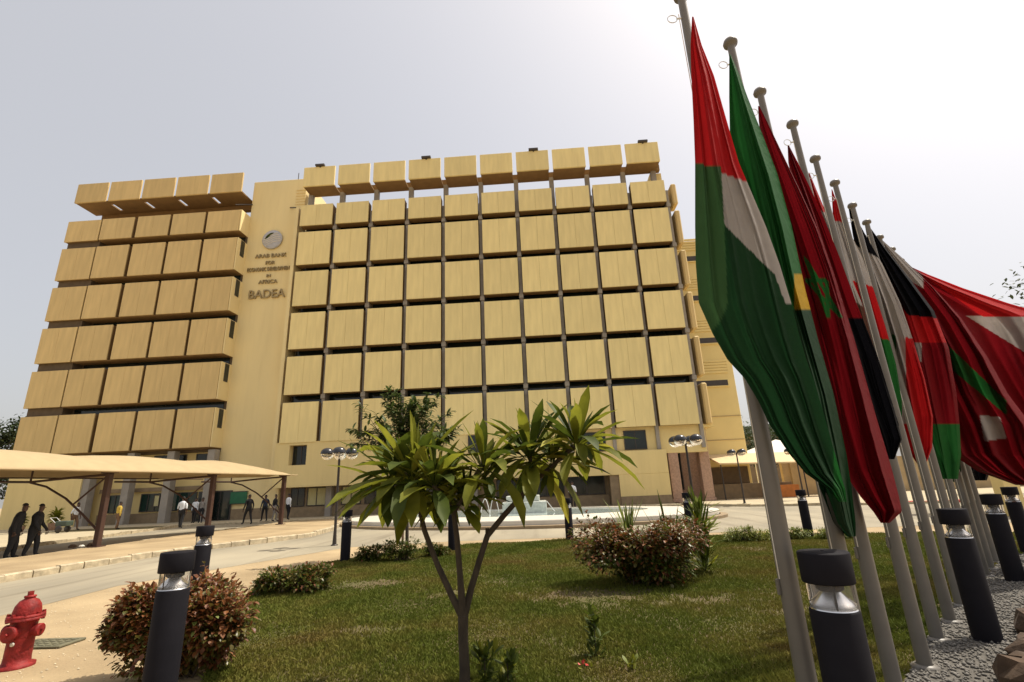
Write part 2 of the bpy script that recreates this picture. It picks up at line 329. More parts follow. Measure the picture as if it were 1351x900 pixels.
def blades(n, poly, hmin, hmax, near=4.2):
    # denser near the viewer, where single blades can be seen
    xs = []; ys = []; tot = 0
    while tot < n:
        x = rng.uniform(-6.5, 15, 400000); y = rng.uniform(1.5, 17, 400000)
        d = np.hypot(x, y); keep = inside(x, y, poly) & (rng.random(len(x)) < np.clip((near/d)**1.1, 0, 1)) & (y > 2.6)
        bare = np.sin(x*1.3+.6)*np.sin(y*.9+1.7)+.5*np.sin(x*3.1+y*2.3)
        keep &= rng.random(len(x)) < np.where(bare > .85, .6, 1)
        for cx, cy, rx, ry in PATCH: keep &= rng.random(len(x)) < np.clip((((x-cx)/rx)**2+((y-cy)/ry)**2)**.8*(.8+.5*np.sin(x*9)*np.sin(y*7)), .12, 1)
        xs.append(x[keep]); ys.append(y[keep]); tot += keep.sum()
    x = np.concatenate(xs)[:n]; y = np.concatenate(ys)[:n]; n = len(x)
    d = np.hypot(x, y); a = rng.uniform(0, 2*PI, n); w = .0035*(1+d/6)*rng.uniform(.7, 1.3, n); h = rng.uniform(hmin, hmax, n)*(1+.5*np.sin(x*2.2)*np.cos(y*1.9))
    lx = rng.normal(0, .5, n)*h; ly = rng.normal(0, .5, n)*h
    V = np.zeros((n, 4, 3)); cx, sx = np.cos(a)*w, np.sin(a)*w
    V[:, 0] = np.stack([x-cx, y-sx, 0*x+.012], 1); V[:, 1] = np.stack([x+cx, y+sx, 0*x+.012], 1)
    V[:, 2] = np.stack([x+lx*.4+cx*.8, y+ly*.4+sx*.8, h*.6+.012], 1); V[:, 3] = np.stack([x+lx, y+ly, h+.012], 1)
    b = np.arange(n)[:, None]*4
    Fc = np.concatenate([b+np.array([0, 1, 2]), b+np.array([0, 2, 3])], 0)
    return V.reshape(-1, 3), Fc
V, Fc = blades(420000, lawn, .018, .05)
tag(raw('lawn_grass', V, Fc, 'grass'), 'patchy green lawn with dry yellow spots in front of the building', 'grass', kind='stuff')
# gravel stones
def stones(n, poly):
    x = rng.uniform(-.5, 13, n*14); y = rng.uniform(1, 14, n*14); k = inside(x, y, poly) & (y > 2.4) & (rng.random(len(x)) < np.clip(4/np.hypot(x, y), 0, 1)); x = x[k][:n]; y = y[k][:n]; n = len(x)
    base = np.array([(1, 0, 0), (0, 1, 0), (-1, 0, 0), (0, -1, 0), (0, 0, 1), (0, 0, -1)], float)
    s = rng.uniform(.010, .026, (n, 1, 1))*rng.uniform(.6, 1.3, (n, 6, 1)); a = rng.uniform(0, 6.3, n); ca, sa = np.cos(a), np.sin(a)
    V = np.repeat(base[None], n, 0)*s; X = V[..., 0]*ca[:, None]-V[..., 1]*sa[:, None]; Y = V[..., 0]*sa[:, None]+V[..., 1]*ca[:, None]
    V = np.stack([X+x[:, None], Y+y[:, None], V[..., 2]*.7+.022], -1)
    fc = np.array([(0, 1, 4), (1, 2, 4), (2, 3, 4), (3, 0, 4), (1, 0, 5), (2, 1, 5), (3, 2, 5), (0, 3, 5)])
    return V.reshape(-1, 3), (np.arange(n)[:, None, None]*6+fc[None]).reshape(-1, 3)
V, Fc = stones(16000, gravel); tag(raw('gravel_stones', V, Fc, 'stone'), 'loose white and grey gravel around the flagpoles', 'gravel', kind='stuff')
# pebbles and debris on the sand
def litter():
    poly = [(-9, 3), (-3.2, 3), (-5, 8.5), (-6.3, 11), (-6.2, 14), (-8, 14), (-9, 10)]
    x = rng.uniform(-9, -3, 2600); y = rng.uniform(3, 14, 2600); k = inside(x, y, poly); return x[k], y[k]
x, y = litter(); n = len(x); base = np.array([(1, 0, 0), (0, 1, 0), (-1, 0, 0), (0, -1, 0), (0, 0, 1)], float)
V = base[None]*rng.uniform(.004, .014, (n, 1, 1))*rng.uniform(.6, 1.3, (n, 5, 1))+np.stack([x, y, 0*x+.006], 1)[:, None]
tag(raw('sand_pebbles', V.reshape(-1, 3), (np.arange(n)[:, None, None]*5+np.array([(0, 1, 4), (1, 2, 4), (2, 3, 4), (3, 0, 4)])[None]).reshape(-1, 3), 'kerb'), 'small pebbles scattered on the sandy ground by the red hydrant', 'pebbles', kind='stuff')

# ------------------------------------------------------------------ office building
Y0 = 36.9; WP = 3.2; FL = 3.73; XM = -19.95; XL = -41.5; WL = 3.24
B = thing('office_building', 'large ochre office building clad in rows of square projecting panels with a plain tower', 'building', (0, 0, 0))
ROWB = [24.22-FL*i for i in range(6)]        # underside of each row of panels
def panel_mesh(name, w, h, d, nb=2):
    mb = MB(); bw = w/nb
    for k in range(nb):                     # boards with fine joints between them
        mb.box(k*bw+(.005 if k else 0), (k+1)*bw-(.005 if k < nb-1 else 0), 0, .1, 0, h, b=.006)
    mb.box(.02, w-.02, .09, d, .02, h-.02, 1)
    return mb
def put_panel(name, mesh, x, y, z, m):
    o = bpy.data.objects.new(name, mesh); COL.objects.link(o); o.parent = B; o.location = (x, y, z); return o
def mesh_of(mb, name, m):
    o = mb.build(name, m, origin=(0, 0, 0)); me = o.data; bpy.data.objects.remove(o); return me
PW = 2.86
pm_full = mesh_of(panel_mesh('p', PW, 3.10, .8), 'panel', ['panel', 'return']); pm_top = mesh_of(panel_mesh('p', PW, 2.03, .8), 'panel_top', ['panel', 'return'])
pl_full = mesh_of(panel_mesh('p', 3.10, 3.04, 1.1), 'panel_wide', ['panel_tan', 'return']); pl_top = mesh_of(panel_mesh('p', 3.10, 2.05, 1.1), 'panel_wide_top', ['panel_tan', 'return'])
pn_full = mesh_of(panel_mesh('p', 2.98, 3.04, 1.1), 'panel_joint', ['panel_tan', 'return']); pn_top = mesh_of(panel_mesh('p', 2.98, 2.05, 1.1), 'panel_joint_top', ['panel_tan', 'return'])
for r in range(6):
    for c in range(10):
        put_panel('facade_panel', pm_top if r == 0 else pm_full, XM+WP*c+.02, Y0, ROWB[r], 'panel')
    for c in range(5):
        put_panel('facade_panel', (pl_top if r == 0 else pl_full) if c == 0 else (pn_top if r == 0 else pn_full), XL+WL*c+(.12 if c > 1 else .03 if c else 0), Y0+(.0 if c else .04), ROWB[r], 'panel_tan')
# main block body behind the panels, floor by floor ribbon windows in the gaps
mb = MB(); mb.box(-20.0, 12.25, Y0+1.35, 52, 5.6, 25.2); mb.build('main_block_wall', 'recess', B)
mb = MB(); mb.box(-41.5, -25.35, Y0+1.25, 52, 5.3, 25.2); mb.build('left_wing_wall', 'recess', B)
for r in range(1, 6):
    zt = ROWB[r-1]+.3; zb = ROWB[r]+2.6
    g = MB(); g.box(-19.9, 12.1, Y0+1.28, Y0+1.345, zb, zt); g.build('ribbon_window', 'glass', B)
    g = MB(); g.box(-38.2, -25.5, Y0+1.18, Y0+1.245, zb, zt); g.build('ribbon_window', 'glass', B)
for r in range(6):      # floor slabs that carry the panels
    g = MB(); g.box(-19.9, 12.2, Y0+.82, Y0+1.27, ROWB[r]+.5, ROWB[r]+.75); g.build('floor_slab', 'concrete', B)
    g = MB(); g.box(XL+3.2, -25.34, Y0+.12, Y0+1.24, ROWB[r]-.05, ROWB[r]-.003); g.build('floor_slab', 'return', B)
# concrete fins in the gaps of the main block
for c in range(1, 11):
    x = XM+WP*c-.16
    if c == 10: x += .05
    g = MB(); g.box(x-.13, x+.13, Y0+.42, Y0+1.28, 3.9 if c > 6 else 5.6, 25.5); g.build('fin', 'concrete', B)
    for r in range(6):
        if r == 5 and c > 6: continue
        g = MB(); g.box(x-.17, x+.17, Y0+.3, Y0+.8, ROWB[r]-.36, ROWB[r]-.02); g.build('bracket', 'concrete', B)
# left reveal of the main block next to the tower
g = MB(); g.box(-20.55, -20.25, Y0+.25, 52, 5.6-3.2, 26.2); g.build('corner_return', 'tower', B)
g = MB()
for r in range(6): g.box(XL+3.22, -25.42, Y0+.5, Y0+1.2, ROWB[r]-.42, ROWB[r]-.40)
# left wing: solid first bay joints, side face with windows
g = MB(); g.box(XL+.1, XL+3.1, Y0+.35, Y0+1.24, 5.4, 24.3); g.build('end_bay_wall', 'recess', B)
for r in range(6):
    h = 2.05 if r == 0 else 3.04
    s = MB(); s.box(XL+WL*5-.1, XL+WL*5-.02, Y0+.02, Y0+1.3, ROWB[r], ROWB[r]+h); side = s.build('side_wall', 'tower', B)
    if r:
        w = MB(); w.box(XL+WL*5-.03, XL+WL*5+.0, Y0+.45, Y0+1.0, ROWB[r]+1.5, ROWB[r]+3.0); w.build('side_window', 'frame', side)
        w = MB(); w.box(XL+WL*5-.01, XL+WL*5+.012, Y0+.52, Y0+.93, ROWB[r]+1.58, ROWB[r]+2.92); w.build('pane', 'glass', side)
# tower
g = MB(); g.box(-25.35, -20.3, 38.2, 52, 0, 29.95, b=.03); g.build('tower', 'tower', B)
g = MB()
for z in (29.0,): g.box(-25.4, -20.25, 38.17, 38.2, z, z+.03)
g = MB(); g.tube([(-21.6, 39, 29.9), (-21.6, 39, 31.2)], .04, 6); g.build('antenna', 'frame', B)
g = MB()
for k in range(6): g.box(-21.3+.1, -20.3, 38.14, 38.2, 27.2+k*.3, 27.28+k*.3, b=.01)
g.build('vent_louvre', 'tower', B)
g = MB(); g.tube([(-26.2, 37.2, 27.0), (-25.2, 38.1, 27.5)], .06, 6); g.build('brace', 'frame', B)
g = MB(); g.tube([(-21.6, 38.1, 26.9), (-20.7, 37.4, 26.4)], .06, 6); g.build('brace', 'frame', B)
# roof hoods
def hood(x, w, depth, m):
    g = MB(); g.box(x, x+w, Y0, Y0+.16, 28.17, 30.15, b=.02)
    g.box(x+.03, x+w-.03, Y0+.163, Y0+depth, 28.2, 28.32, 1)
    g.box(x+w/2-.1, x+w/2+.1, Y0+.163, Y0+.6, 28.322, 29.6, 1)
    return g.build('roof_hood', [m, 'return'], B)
for c in range(4):
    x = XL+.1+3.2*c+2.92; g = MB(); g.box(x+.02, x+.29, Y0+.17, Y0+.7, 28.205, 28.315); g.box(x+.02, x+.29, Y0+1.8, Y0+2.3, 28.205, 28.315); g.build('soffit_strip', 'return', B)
for c in range(10): hood(XM+WP*c-.03, PW, 1.5, 'panel')
for c in range(5): hood(XL+.1+3.2*c, 2.95, 2.3, 'panel_tan')
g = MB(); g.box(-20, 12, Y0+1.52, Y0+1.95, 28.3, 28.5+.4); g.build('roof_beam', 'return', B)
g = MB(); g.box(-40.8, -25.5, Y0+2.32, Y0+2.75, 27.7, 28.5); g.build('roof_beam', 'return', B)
for c in range(11):
    x = XM+WP*c-.17+(.25 if c == 0 else 0)-(.5 if c == 10 else 0)
    g = MB(); g.box(x-.2, x+.2, Y0+1.4, Y0+1.8, 25.2, 28.295); g.build('roof_post', 'concrete', B)
for c in range(5):
    x = XL+.1+3.2*c-.12+(.9 if c == 0 else 0)
    g = MB(); g.box(x-.42, x+.42, Y0+2.3, Y0+2.72, 25.2, 27.69); g.build('roof_post', 'concrete', B)
g = MB(); g.box(11.2, 12.2, 38.9, 46, 25.2, 28.3); g.build('stair_house', 'wall', B)
g = MB(); g.lathe([(.01, 27.25), (.4, 27.2), (.75, 27.0), (.95, 26.7), (.95, 25.2)], (-17.9, 43, 0), 20); g.build('roof_tank', 'concrete', B)
# end panels of the side facade, seen edge on past the right corner
for r in range(6):
    h = 2.0 if r == 0 else 3.15
    g = MB(); g.box(12.42, 12.86, Y0+.55, Y0+1.9, ROWB[r], ROWB[r]+h, b=.1); g.build('corner_panel', 'panel_tan', B)
# lower storeys of the main block
g = MB(); g.box(-20.2, -19.5, Y0+.06, Y0+.9, 2.4, 5.6); g.box(-19.5, 1.4, Y0+.06, Y0+.9, 2.4, 3.9)
g.box(-17.75, 1.4, Y0+.06, Y0+.9, 3.9, 5.38) ; g.box(-19.1-.4, 1.4, Y0+.06, Y0+.9, 5.38, 5.62); g.box(-19.5, -19.1, Y0+.06, Y0+.9, 3.9, 5.38)
g.build('lower_wall', 'wall', B)
def window(x0, x1, y, z0, z1, m='glass', par=None, mull=1, fr='frame'):
    f = MB(); t = .06
    f.box(x0, x1, y-.05, y+.02, z0, z0+t); f.box(x0, x1, y-.05, y+.02, z1-t, z1); f.box(x0, x0+t, y-.049, y+.02, z0+t, z1-t); f.box(x1-t, x1, y-.049, y+.02, z0+t, z1-t)
    for k in range(1, mull+1):
        xm = x0+(x1-x0)*k/(mull+1); f.box(xm-.03, xm+.03, y-.045, y+.02, z0+t, z1-t)
    w = f.build('window', fr, par or B); p = MB(); p.box(x0+.02, x1-.02, y-.01, y+.03, z0+.02, z1-.02); p.build('pane', m, w); return w
window(-19.1, -17.75, Y0+.7, 3.9, 5.38)
g = MB(); g.box(1.4, 12.2, Y0+.62, Y0+1.3, 3.6, 5.6); g.build('upper_wall', 'wall', B)
for x0, x1 in ((3.05, 4.85), (6.2, 7.85)): window(x0, x1, Y0+.6, 3.95, 5.35, 'glass')
window(-5.4, -4.1, Y0+.03, 4.2, 5.5, 'glass')
g = MB(); g.box(1.4, 9.05, Y0-.0, Y0+.6, 2.2, 3.85, b=.02); g.box(5.5, 9.05, Y0-.0, Y0+.6, .7, 2.199); g.build('low_front_wall', 'wall', B)
g = MB(); g.box(5.5, 9.06, Y0-.04, Y0+.6, .1, .69); g.build('plinth', 'plinth', B)
g = MB(); g.box(4.85, 5.5, Y0+.12, Y0+.8, .12, 2.19); g.build('entrance_jamb', 'plinth', B)
g = MB(); g.box(-20.2, 4.85, Y0+1.2, Y0+1.5, .1, .85); g.build('plinth', 'plinth', B)
g = MB(); g.box(-20.2, 9.05, Y0+1.5, Y0+1.7, .1, 3.6); g.build('ground_floor_wall', 'plinth', B)
g = MB(); g.box(-20.2, 4.84, Y0+.06, Y0+1.5, 2.3, 2.4-.003); g.build('ground_floor_soffit', 'wall', B)
for k, (x0, x1) in enumerate(((-19.4, -18.3), (-18.1, -16.6), (-15.4, -13.9), (-13.6, -12.1), (-11.6, -9.8), (-9.3, -7.5), (-7.0, -5.0), (-3.5, -1.2), (-1, 1.6), (1.9, 4.6))):
    window(x0, x1, Y0+1.47, .9, 2.25, 'curtain' if k in (1, 2) else 'glass', mull=1)
for x in (-16.2, -11.9, -5.1): 
    g = MB(); g.box(x-.22, x+.22, Y0+.9, Y0+1.4, .12, 2.298); g.build('pillar', 'concrete', B)
# lower storeys of the left wing
g = MB(); g.box(-41.4, -25.4, Y0+1.55, Y0+2, .1, 5.3); g.build('ground_floor_wall', 'wall', B)
g = MB(); g.box(-25.34, -20.56, 38.14, 38.2, .1, .9); g.build('plinth', 'plinth', B)
g = MB(); g.box(-34.8, -25.5, Y0+1.3, Y0+1.55, 2.45, 2.75); g.build('ledge', 'plinth', B)
g = MB(); g.box(-34.8, -25.5, Y0+1.45, Y0+1.55, .12, .85); g.build('plinth', 'plinth', B)
g = MB(); g.box(-41.4, -35.42, Y0+.2, Y0+1.5, .12, 4.4); g.build('corner_room', 'wall', B)
for x0, x1 in ((-34.0, -32.4), (-31.4, -29.6), (-28.9, -26.9)): window(x0, x1, Y0+1.45, .95, 2.3, 'greenglass', mull=2)
window(-30.9, -28.2, Y0+1.5, 4.3, 5.2, 'glass'); window(-27.4, -25.6, Y0+1.5, 4.3, 5.2, 'glass'); window(-34.2, -32.4, Y0+1.5, 4.3, 5.2, 'glass')
window(-30.3, -29.8, Y0+1.38, 1.3, 2.2, 'curtain', mull=0)
for c in range(2, 6):
    x = XL+WL*c-.1; g = MB(); g.box(x-.28, x+.28, Y0+.3, Y0+.9, .12, 5.39); g.build('pillar', 'concrete', B)
# entrance of the left wing, dark doorway
d = MB(); d.box(-26.6, -23.9, 38.08, 38.13, .12, 2.3); dr = d.build('entrance_door', 'frame', B)
for k in range(3):
    p = MB(); p.box(-26.5+k*.87, -25.73+k*.87, 38.05, 38.09, .2, 2.2); p.build('door_pane', 'glass', dr)
# entrance porch at the right corner
g = MB(); g.box(9.05, 13.4, 41.4, 42, .1, 5.5); g.build('porch_wall', 'pinkstone', B)
g = MB(); g.box(9.0, 13.0, Y0+.85, 41.4, 5.4, 5.58); g.build('porch_soffit', 'annex', B)
window(9.9, 11.2, 41.35, .9, 4.4, 'glass', mull=0)
for px, py in ((9.65, 37.9), (12.15, 38.7)):
    g = MB(); g.box(px-.42, px+.42, py-.42, py+.42, .12, .35, b=.02); g.box(px-.36, px+.36, py-.36, py+.36, .352, 5.39, b=.02); g.build('porch_pillar', 'pinkstone', B)
g = MB(); g.box(10.3, 10.8, 41.2, 41.3, .3, 3.0, b=.03); g.build('door', 'redpaint', B)
# annex behind on the right
A = thing('annex_building', 'plain yellow annex block with thin slot windows behind the right end of the panelled facade', 'building', (14, 41, 0))
g = MB(); g.box(12.6, 16.45, 41.1, 56, 0, 22.3, b=.03); g.build('wall', 'annex', A)
for z in (20.4, 16.6, 12.7, 9.0, 5.3+.0):
    if z < 6: continue
    w = MB(); w.box(13.1, 15.95, 41.0-.02, 41.09, z-.06, z+.62); fr = w.build('window', 'annex', A)
    w = MB(); w.box(13.25, 15.8, 40.96, 40.979, z+.04, z+.5); w.build('pane', 'frame', fr)
    l = MB()
    for k in range(5): l.box(13.0, 16.0, 41.02, 41.095, z+1.1+k*.24, z+1.3+k*.24, b=.02)
    l.build('louvre_panel', 'annex', A)
g = MB()
g.box(12.7, 16.46, 41.05, 41.098, 6.5, 6.55); g.box(12.7, 16.46, 41.05, 41.098, 4.6, 4.65); g.build('string_course', 'tan', A)
# ------------------------------------------------------------------ sign on the tower
SG = thing('wall_sign', 'round grey emblem with lettering reading BADEA high on the plain tower', 'sign', (-23, 38.2, 18.5))
g = MB(); g.lathe([(.01, -.0), (.84, -.0), (.92, .05), (.92, .14), (.01, .141)][::-1], (-22.95, 38.0, 23.75), 40, axis='y'); em = g.build('emblem_disc', 'emblem', SG)
g = MB()
def disc_curve(g, f, a0, a1, r, n=14):
    pts = []
    for k in range(n+1): pts.append(f(k/n))
    g.tube(pts, r, 6)
for k in range(5):      # curved bands sweeping across the globe
    g2 = -.42+.2*k
    pts = []
    for q in range(13):
        x = -.78+1.56*q/12; z = g2+.16*math.sin(x*2.4+.5)+.1*x
        if x*x+z*z < .68: pts.append((-22.95+x, 37.99, 23.75+z))
    if len(pts) > 2: g.tube(pts, .035, 6)
g.build('globe_bands', 'white', em)
g = MB(); pts = []
for q in range(9):
    t = q/8; pts.append((-22.95-.62+.75*t, 37.985, 23.75+.05+.55*math.sin(t*1.5)))
g.tube(pts, [.02, .06, .09, .1, .1, .09, .08, .05, .02], 8); g.build('continent_mark', 'leaf_dark', em)
def text(s, x, z, size, parent, m='letters', ext=.06, sx=1.0, y=38.13, name='letters'):
    c = bpy.data.curves.new('txt', 'FONT'); c.body = s; c.size = size; c.extrude = ext; c.align_x = 'CENTER'; c.offset = .0
    o = bpy.data.objects.new('txt', c); COL.objects.link(o); dg = bpy.context.evaluated_depsgraph_get(); dg.update()
    me = bpy.data.meshes.new_from_object(o.evaluated_get(dg)); bpy.data.objects.remove(o); bpy.data.curves.remove(c)
    me.transform(Matrix.Rotation(PI/2, 4, 'X')); me.transform(Matrix.Diagonal((sx, 1, 1, 1)))
    r = parent
    while r.parent: r = r.parent
    off = Vector(r['_o']); me.transform(Matrix.Translation(Vector((x, y, z))-off))
    me.materials.clear(); me.materials.append(M[m])
    t = bpy.data.objects.new(name, me); COL.objects.link(t); t.parent = parent; return t
text('ARAB BANK', -22.95, 22.02, .52, SG); text('FOR', -22.95, 21.35, .45, SG); text('ECONOMIC DEVELOPMENT', -22.95, 20.72, .52, SG, sx=.62)
text('IN', -22.95, 20.12, .4, SG); text('AFRICA', -22.95, 19.52, .5, SG); text('BADEA', -22.95, 18.15, 1.12, SG, sx=.93, ext=.09)
# floodlights on the hoods
fl = thing('floodlight', 'small black floodlight on the roof edge at the left end of the main block', 'floodlight', (XM+1.45, Y0, 30.15), 'floodlights along the roof edge')
g = MB(); x, z = XM+1.45, 30.15
g.box(x-.42, x+.42, Y0-.18, Y0+.1, z+.0, z+.2, b=.03); g.build('lamp_housing', 'frame', fl)
g = MB(); g.box(x-.05, x+.05, Y0-.05, Y0+.05, z-.12, z+.0); g.build('bracket', 'frame', fl)
for c, l in ((3, 'small black floodlight on the fourth roof hood from the tower'), (6, 'small black floodlight on the seventh roof hood from the tower'), (9, 'small black floodlight on the rightmost roof hood')):
    copy_thing(fl, (XM+1.45+WP*c+.1, Y0, 30.15), l)
# green board by the entrance
t = thing('notice_board', 'green rectangular board on the tower wall beside the dark left entrance', 'board', (-23.3, 38.1, 1.2))
g = MB(); g.box(-24.0, -22.7, 38.02, 38.12, 1.3, 2.15, b=.01); g.build('board', 'greensign', t)
g = MB(); g.box(-24.03, -22.67, 38.01, 38.13, 2.152, 2.2); g.build('frame_rail', 'frame', t); g = MB(); g.box(-24.03, -22.67, 38.01, 38.13, 1.25, 1.298); g.build('frame_rail', 'frame', t)
# ------------------------------------------------------------------ fountain
FC = (-1.5, 27.4); R0 = 10.0
def oval(mb):
    a = math.radians(-17); out = []
    for x, y, z in mb.v:
        x, y = x-FC[0], (y-FC[1])*.55; out.append((FC[0]+x*math.cos(a)-y*math.sin(a), FC[1]+x*math.sin(a)+y*math.cos(a), z))
    mb.v = out; return mb
t = thing('fountain', 'low white round fountain pool with a stepped marble block and small water arcs', 'fountain', (FC[0], FC[1], 0))
g = MB(); g.lathe([(R0+.35, .0), (R0+.35, .12), (R0+.06, .14)], (FC[0], FC[1], 0), 96, sm=False); oval(g).build('base_kerb', 'plinth', t)
g = MB(); g.lathe([(R0, .14), (R0, .30), (R0-.03, .33), (R0-3.2, .40), (R0-3.2, .2)], (FC[0], FC[1], 0), 96, sm=False); oval(g).build('pool_wall', 'white', t)
g = MB(); g.lathe([(.01, .36), (R0-3.19, .36)], (FC[0], FC[1], 0), 96, sm=False); oval(g).build('water', 'water', t)
BX0, BX1 = F(663, 680, 26.6).x, F(722, 680, 26.6).x
bl = MB(); bl.box(BX0, BX1, 26.6, 28.2, .3, .92, b=.03); bl.build('marble_block', 'marble', t)
bl = MB(); bl.box(BX0+.2, BX1-.35, 26.8, 28.0, .925, 1.22, b=.03); bl.build('marble_step', 'marble', t)
bl = MB(); bl.tube([(BX1+.02, 26.8, .9), (BX1+.4, 26.7, .4)], .02, 6); bl.build('handrail', 'whitemetal', t)
for k, x in enumerate((-7.6, -6.9, -6.2, -5.4, -3.4, -2.9)):
    g = MB(); pts = [(x+.0+.5*q/10, 27.6+.2*math.sin(k), .36+.85*math.sin(PI*q/10)*(.8+.1*(k % 3))) for q in range(11)]
    g.tube(pts, .018, 6); g.build('water_jet', 'jet', t)
# ------------------------------------------------------------------ car shade canopy
C = thing('car_shade', 'long cream fabric car shade on brown steel posts over the parking lane', 'canopy', (-16, 21, .17))
def postx(y): return -16.75+(y-18.7)*.17
posts = [8.7, 13.7, 18.7, 23.7, 28.8]
nu, nv = 60, 20
g = MB(); vs = []; y_a, y_b = 6.5, 29.4
prof = [(.55, 2.86), (.2, 3.12), (-.5, 3.42), (-1.6, 3.66), (-2.8, 3.66), (-4.0, 3.45), (-4.9, 3.1), (-5.3, 2.85)]
for i in range(nu+1):
    y = y_a+(y_b-y_a)*i/nu
    bay = abs(math.sin(PI*(y-3.7)/5.0)); end = min(1, (y_b-y)/3.6); end = max(0, end)**.6
    for j in range(nv+1):
        u = j/nv*(len(prof)-1); k = min(int(u), len(prof)-2); w = u-k
        dx = prof[k][0]*(1-w)+prof[k+1][0]*w; z = prof[k][1]*(1-w)+prof[k+1][1]*w
        zz = 2.84+(z-2.84)*(.86+.14*bay)*(.12+.88*end); xx = postx(y)+ (dx if end == 1 else dx*(.25+.75*end))
        vs.append((xx, y, zz+.12*0))
g.add(vs, [(i*(nv+1)+j, i*(nv+1)+j+1, (i+1)*(nv+1)+j+1, (i+1)*(nv+1)+j) for i in range(nu) for j in range(nv)], 0, True)
fab = g.build('fabric_cover', 'canopy', C)
sm = fab.modifiers.new('thick', 'SOLIDIFY'); sm.thickness = .012
for y in posts:
    x = postx(y); g = MB()
    g.box(x-.1, x+.1, y-.1, y+.1, .16, 2.82, b=.015); g.box(x-.2, x+.2, y-.2, y+.2, .16, .2, b=.005); g.box(x-.3, x+.3, y-.09, y+.09, 2.822, 2.9, b=.01); p = g.build('post', 'brownsteel', C)
    g = MB(); g.tube([(x, y, 2.78), (x-1.5, y, 2.72), (x-3.2, y, 2.62), (x-5.0, y, 2.7)], .045, 8); g.build('beam', 'brownsteel', p)
    g = MB(); g.tube([(x-3.2, y, 2.6), (x-2.5, y, 2.42), (x-1.6, y, 1.95), (x-.8, y, 1.35), (x-.08, y, .75)], .04, 8); g.build('brace', 'brownsteel', p)
    g = MB(); g.tube([(x-.05, y, 2.75), (x-1.25, y, 1.72)], .035, 8); g.build('strut', 'brownsteel', p)
    g = MB(); g.tube([(x-3.2, y, 2.6), (x-3.2, y, 3.45)], .035, 8); g.build('prop', 'brownsteel', p)
g = MB(); g.tube([(postx(yy)+.5, yy, 2.86) for yy in np.linspace(6.5, 29.2, 20)], .03, 6); g.build('edge_rail', 'canopy', C)
g = MB(); g.tube([(postx(yy)-5.1, yy, 2.86) for yy in np.linspace(6.5, 29.0, 20)], .03, 6); g.build('edge_rail', 'brownsteel', C)
for k, (dx, s) in enumerate(((-.75, .12), (-.48, .09), (-.2, .14))):      # stones at the foot of the post
    g = MB(); x, y = postx(18.7)+dx-.1, 18.6+.1*k; pr = [(.01, .17), (s, .18), (s*1.1, .17+s*.5), (s*.6, .17+s), (.01, .17+s*1.05)]
    g.lathe(pr, (x, y, 0), 7, sm=False); tag(g.build('stone', 'rock' if k != 1 else 'white'), ('brown rock left of the car shade post foot', 'pale rock at the car shade post foot', 'brown rock touching the car shade post foot')[k], 'rock')
# ------------------------------------------------------------------ bollard lights
def make_bollard(loc, label):
    t = thing('bollard_light', label, 'bollard light', loc, 'dark bollard lights around the lawn and flags'); x, y, z = loc
    g = MB(); g.lathe([(.124, 0), (.124, .975), (.118, .985), (.01, .985)], loc, 32); g.lathe([(.145, 0), (.145, .02), (.125, .021)], loc, 32); g.build('body', 'bollard', t)
    g = MB(); g.lathe([(.117, .986), (.108, 1.0), (.045, 1.07), (.04, 1.1)], loc, 32); g.build('reflector_cone', 'aluminium', t)
    g = MB(); g.lathe([(.04, 1.07), (.06, 1.085), (.06, 1.12)], loc, 20)
    for k in range(3):
        a = k*2*PI/3+.4; g.tube([(x+.106*math.cos(a), y+.106*math.sin(a), z+.98), (x+.106*math.cos(a), y+.106*math.sin(a), z+1.12)], .006, 6)
    g.build('lamp_core', 'bollard', t)
    g = MB(); g.lathe([(.114, .986), (.114, 1.118)], loc, 32); g.build('glass_cylinder', 'clear', t)
    g = MB(); g.lathe([(.05, 1.115), (.130, 1.118), (.132, 1.125), (.132, 1.27), (.128, 1.276), (.01, 1.28)], loc, 32); g.build('cap', 'bollard', t)
    return t
bp = G(203, 957); b0 = make_bollard((bp.x, bp.y, 0), 'large dark bollard light in front of the red-brown bush at lower left')
for (u, v), l in zip(((257, 806), (455, 742), (597, 727), (752, 714), (1068, 709), (912, 705), (1304, 846), (1341, 768), (1358, 730)),
    ('dark bollard light just behind the red-brown bush at lower left', 'dark bollard light beside the four globe lamp post at left', 'dark bollard light behind the middle stem of the frangipani tree', 'dark bollard light at the lawn edge in front of the marble block, right side',
     'dark bollard light behind the first two flagpoles at the far lawn edge', 'dark bollard light hidden among the spiky plants right of the bush', 'dark bollard light in the gravel beside the flagpoles', 'dark bollard light farther along the gravel near the right edge', 'dark bollard light farthest along the gravel bed')):
    p = G(u, v); copy_thing(b0, (p.x, p.y, 0), l, rz=random.uniform(0, 6))
p = G(1160, 1095); copy_thing(b0, (p.x, p.y, 0), 'large dark bollard light in front of the nearest flagpoles at lower right', rz=1.9)
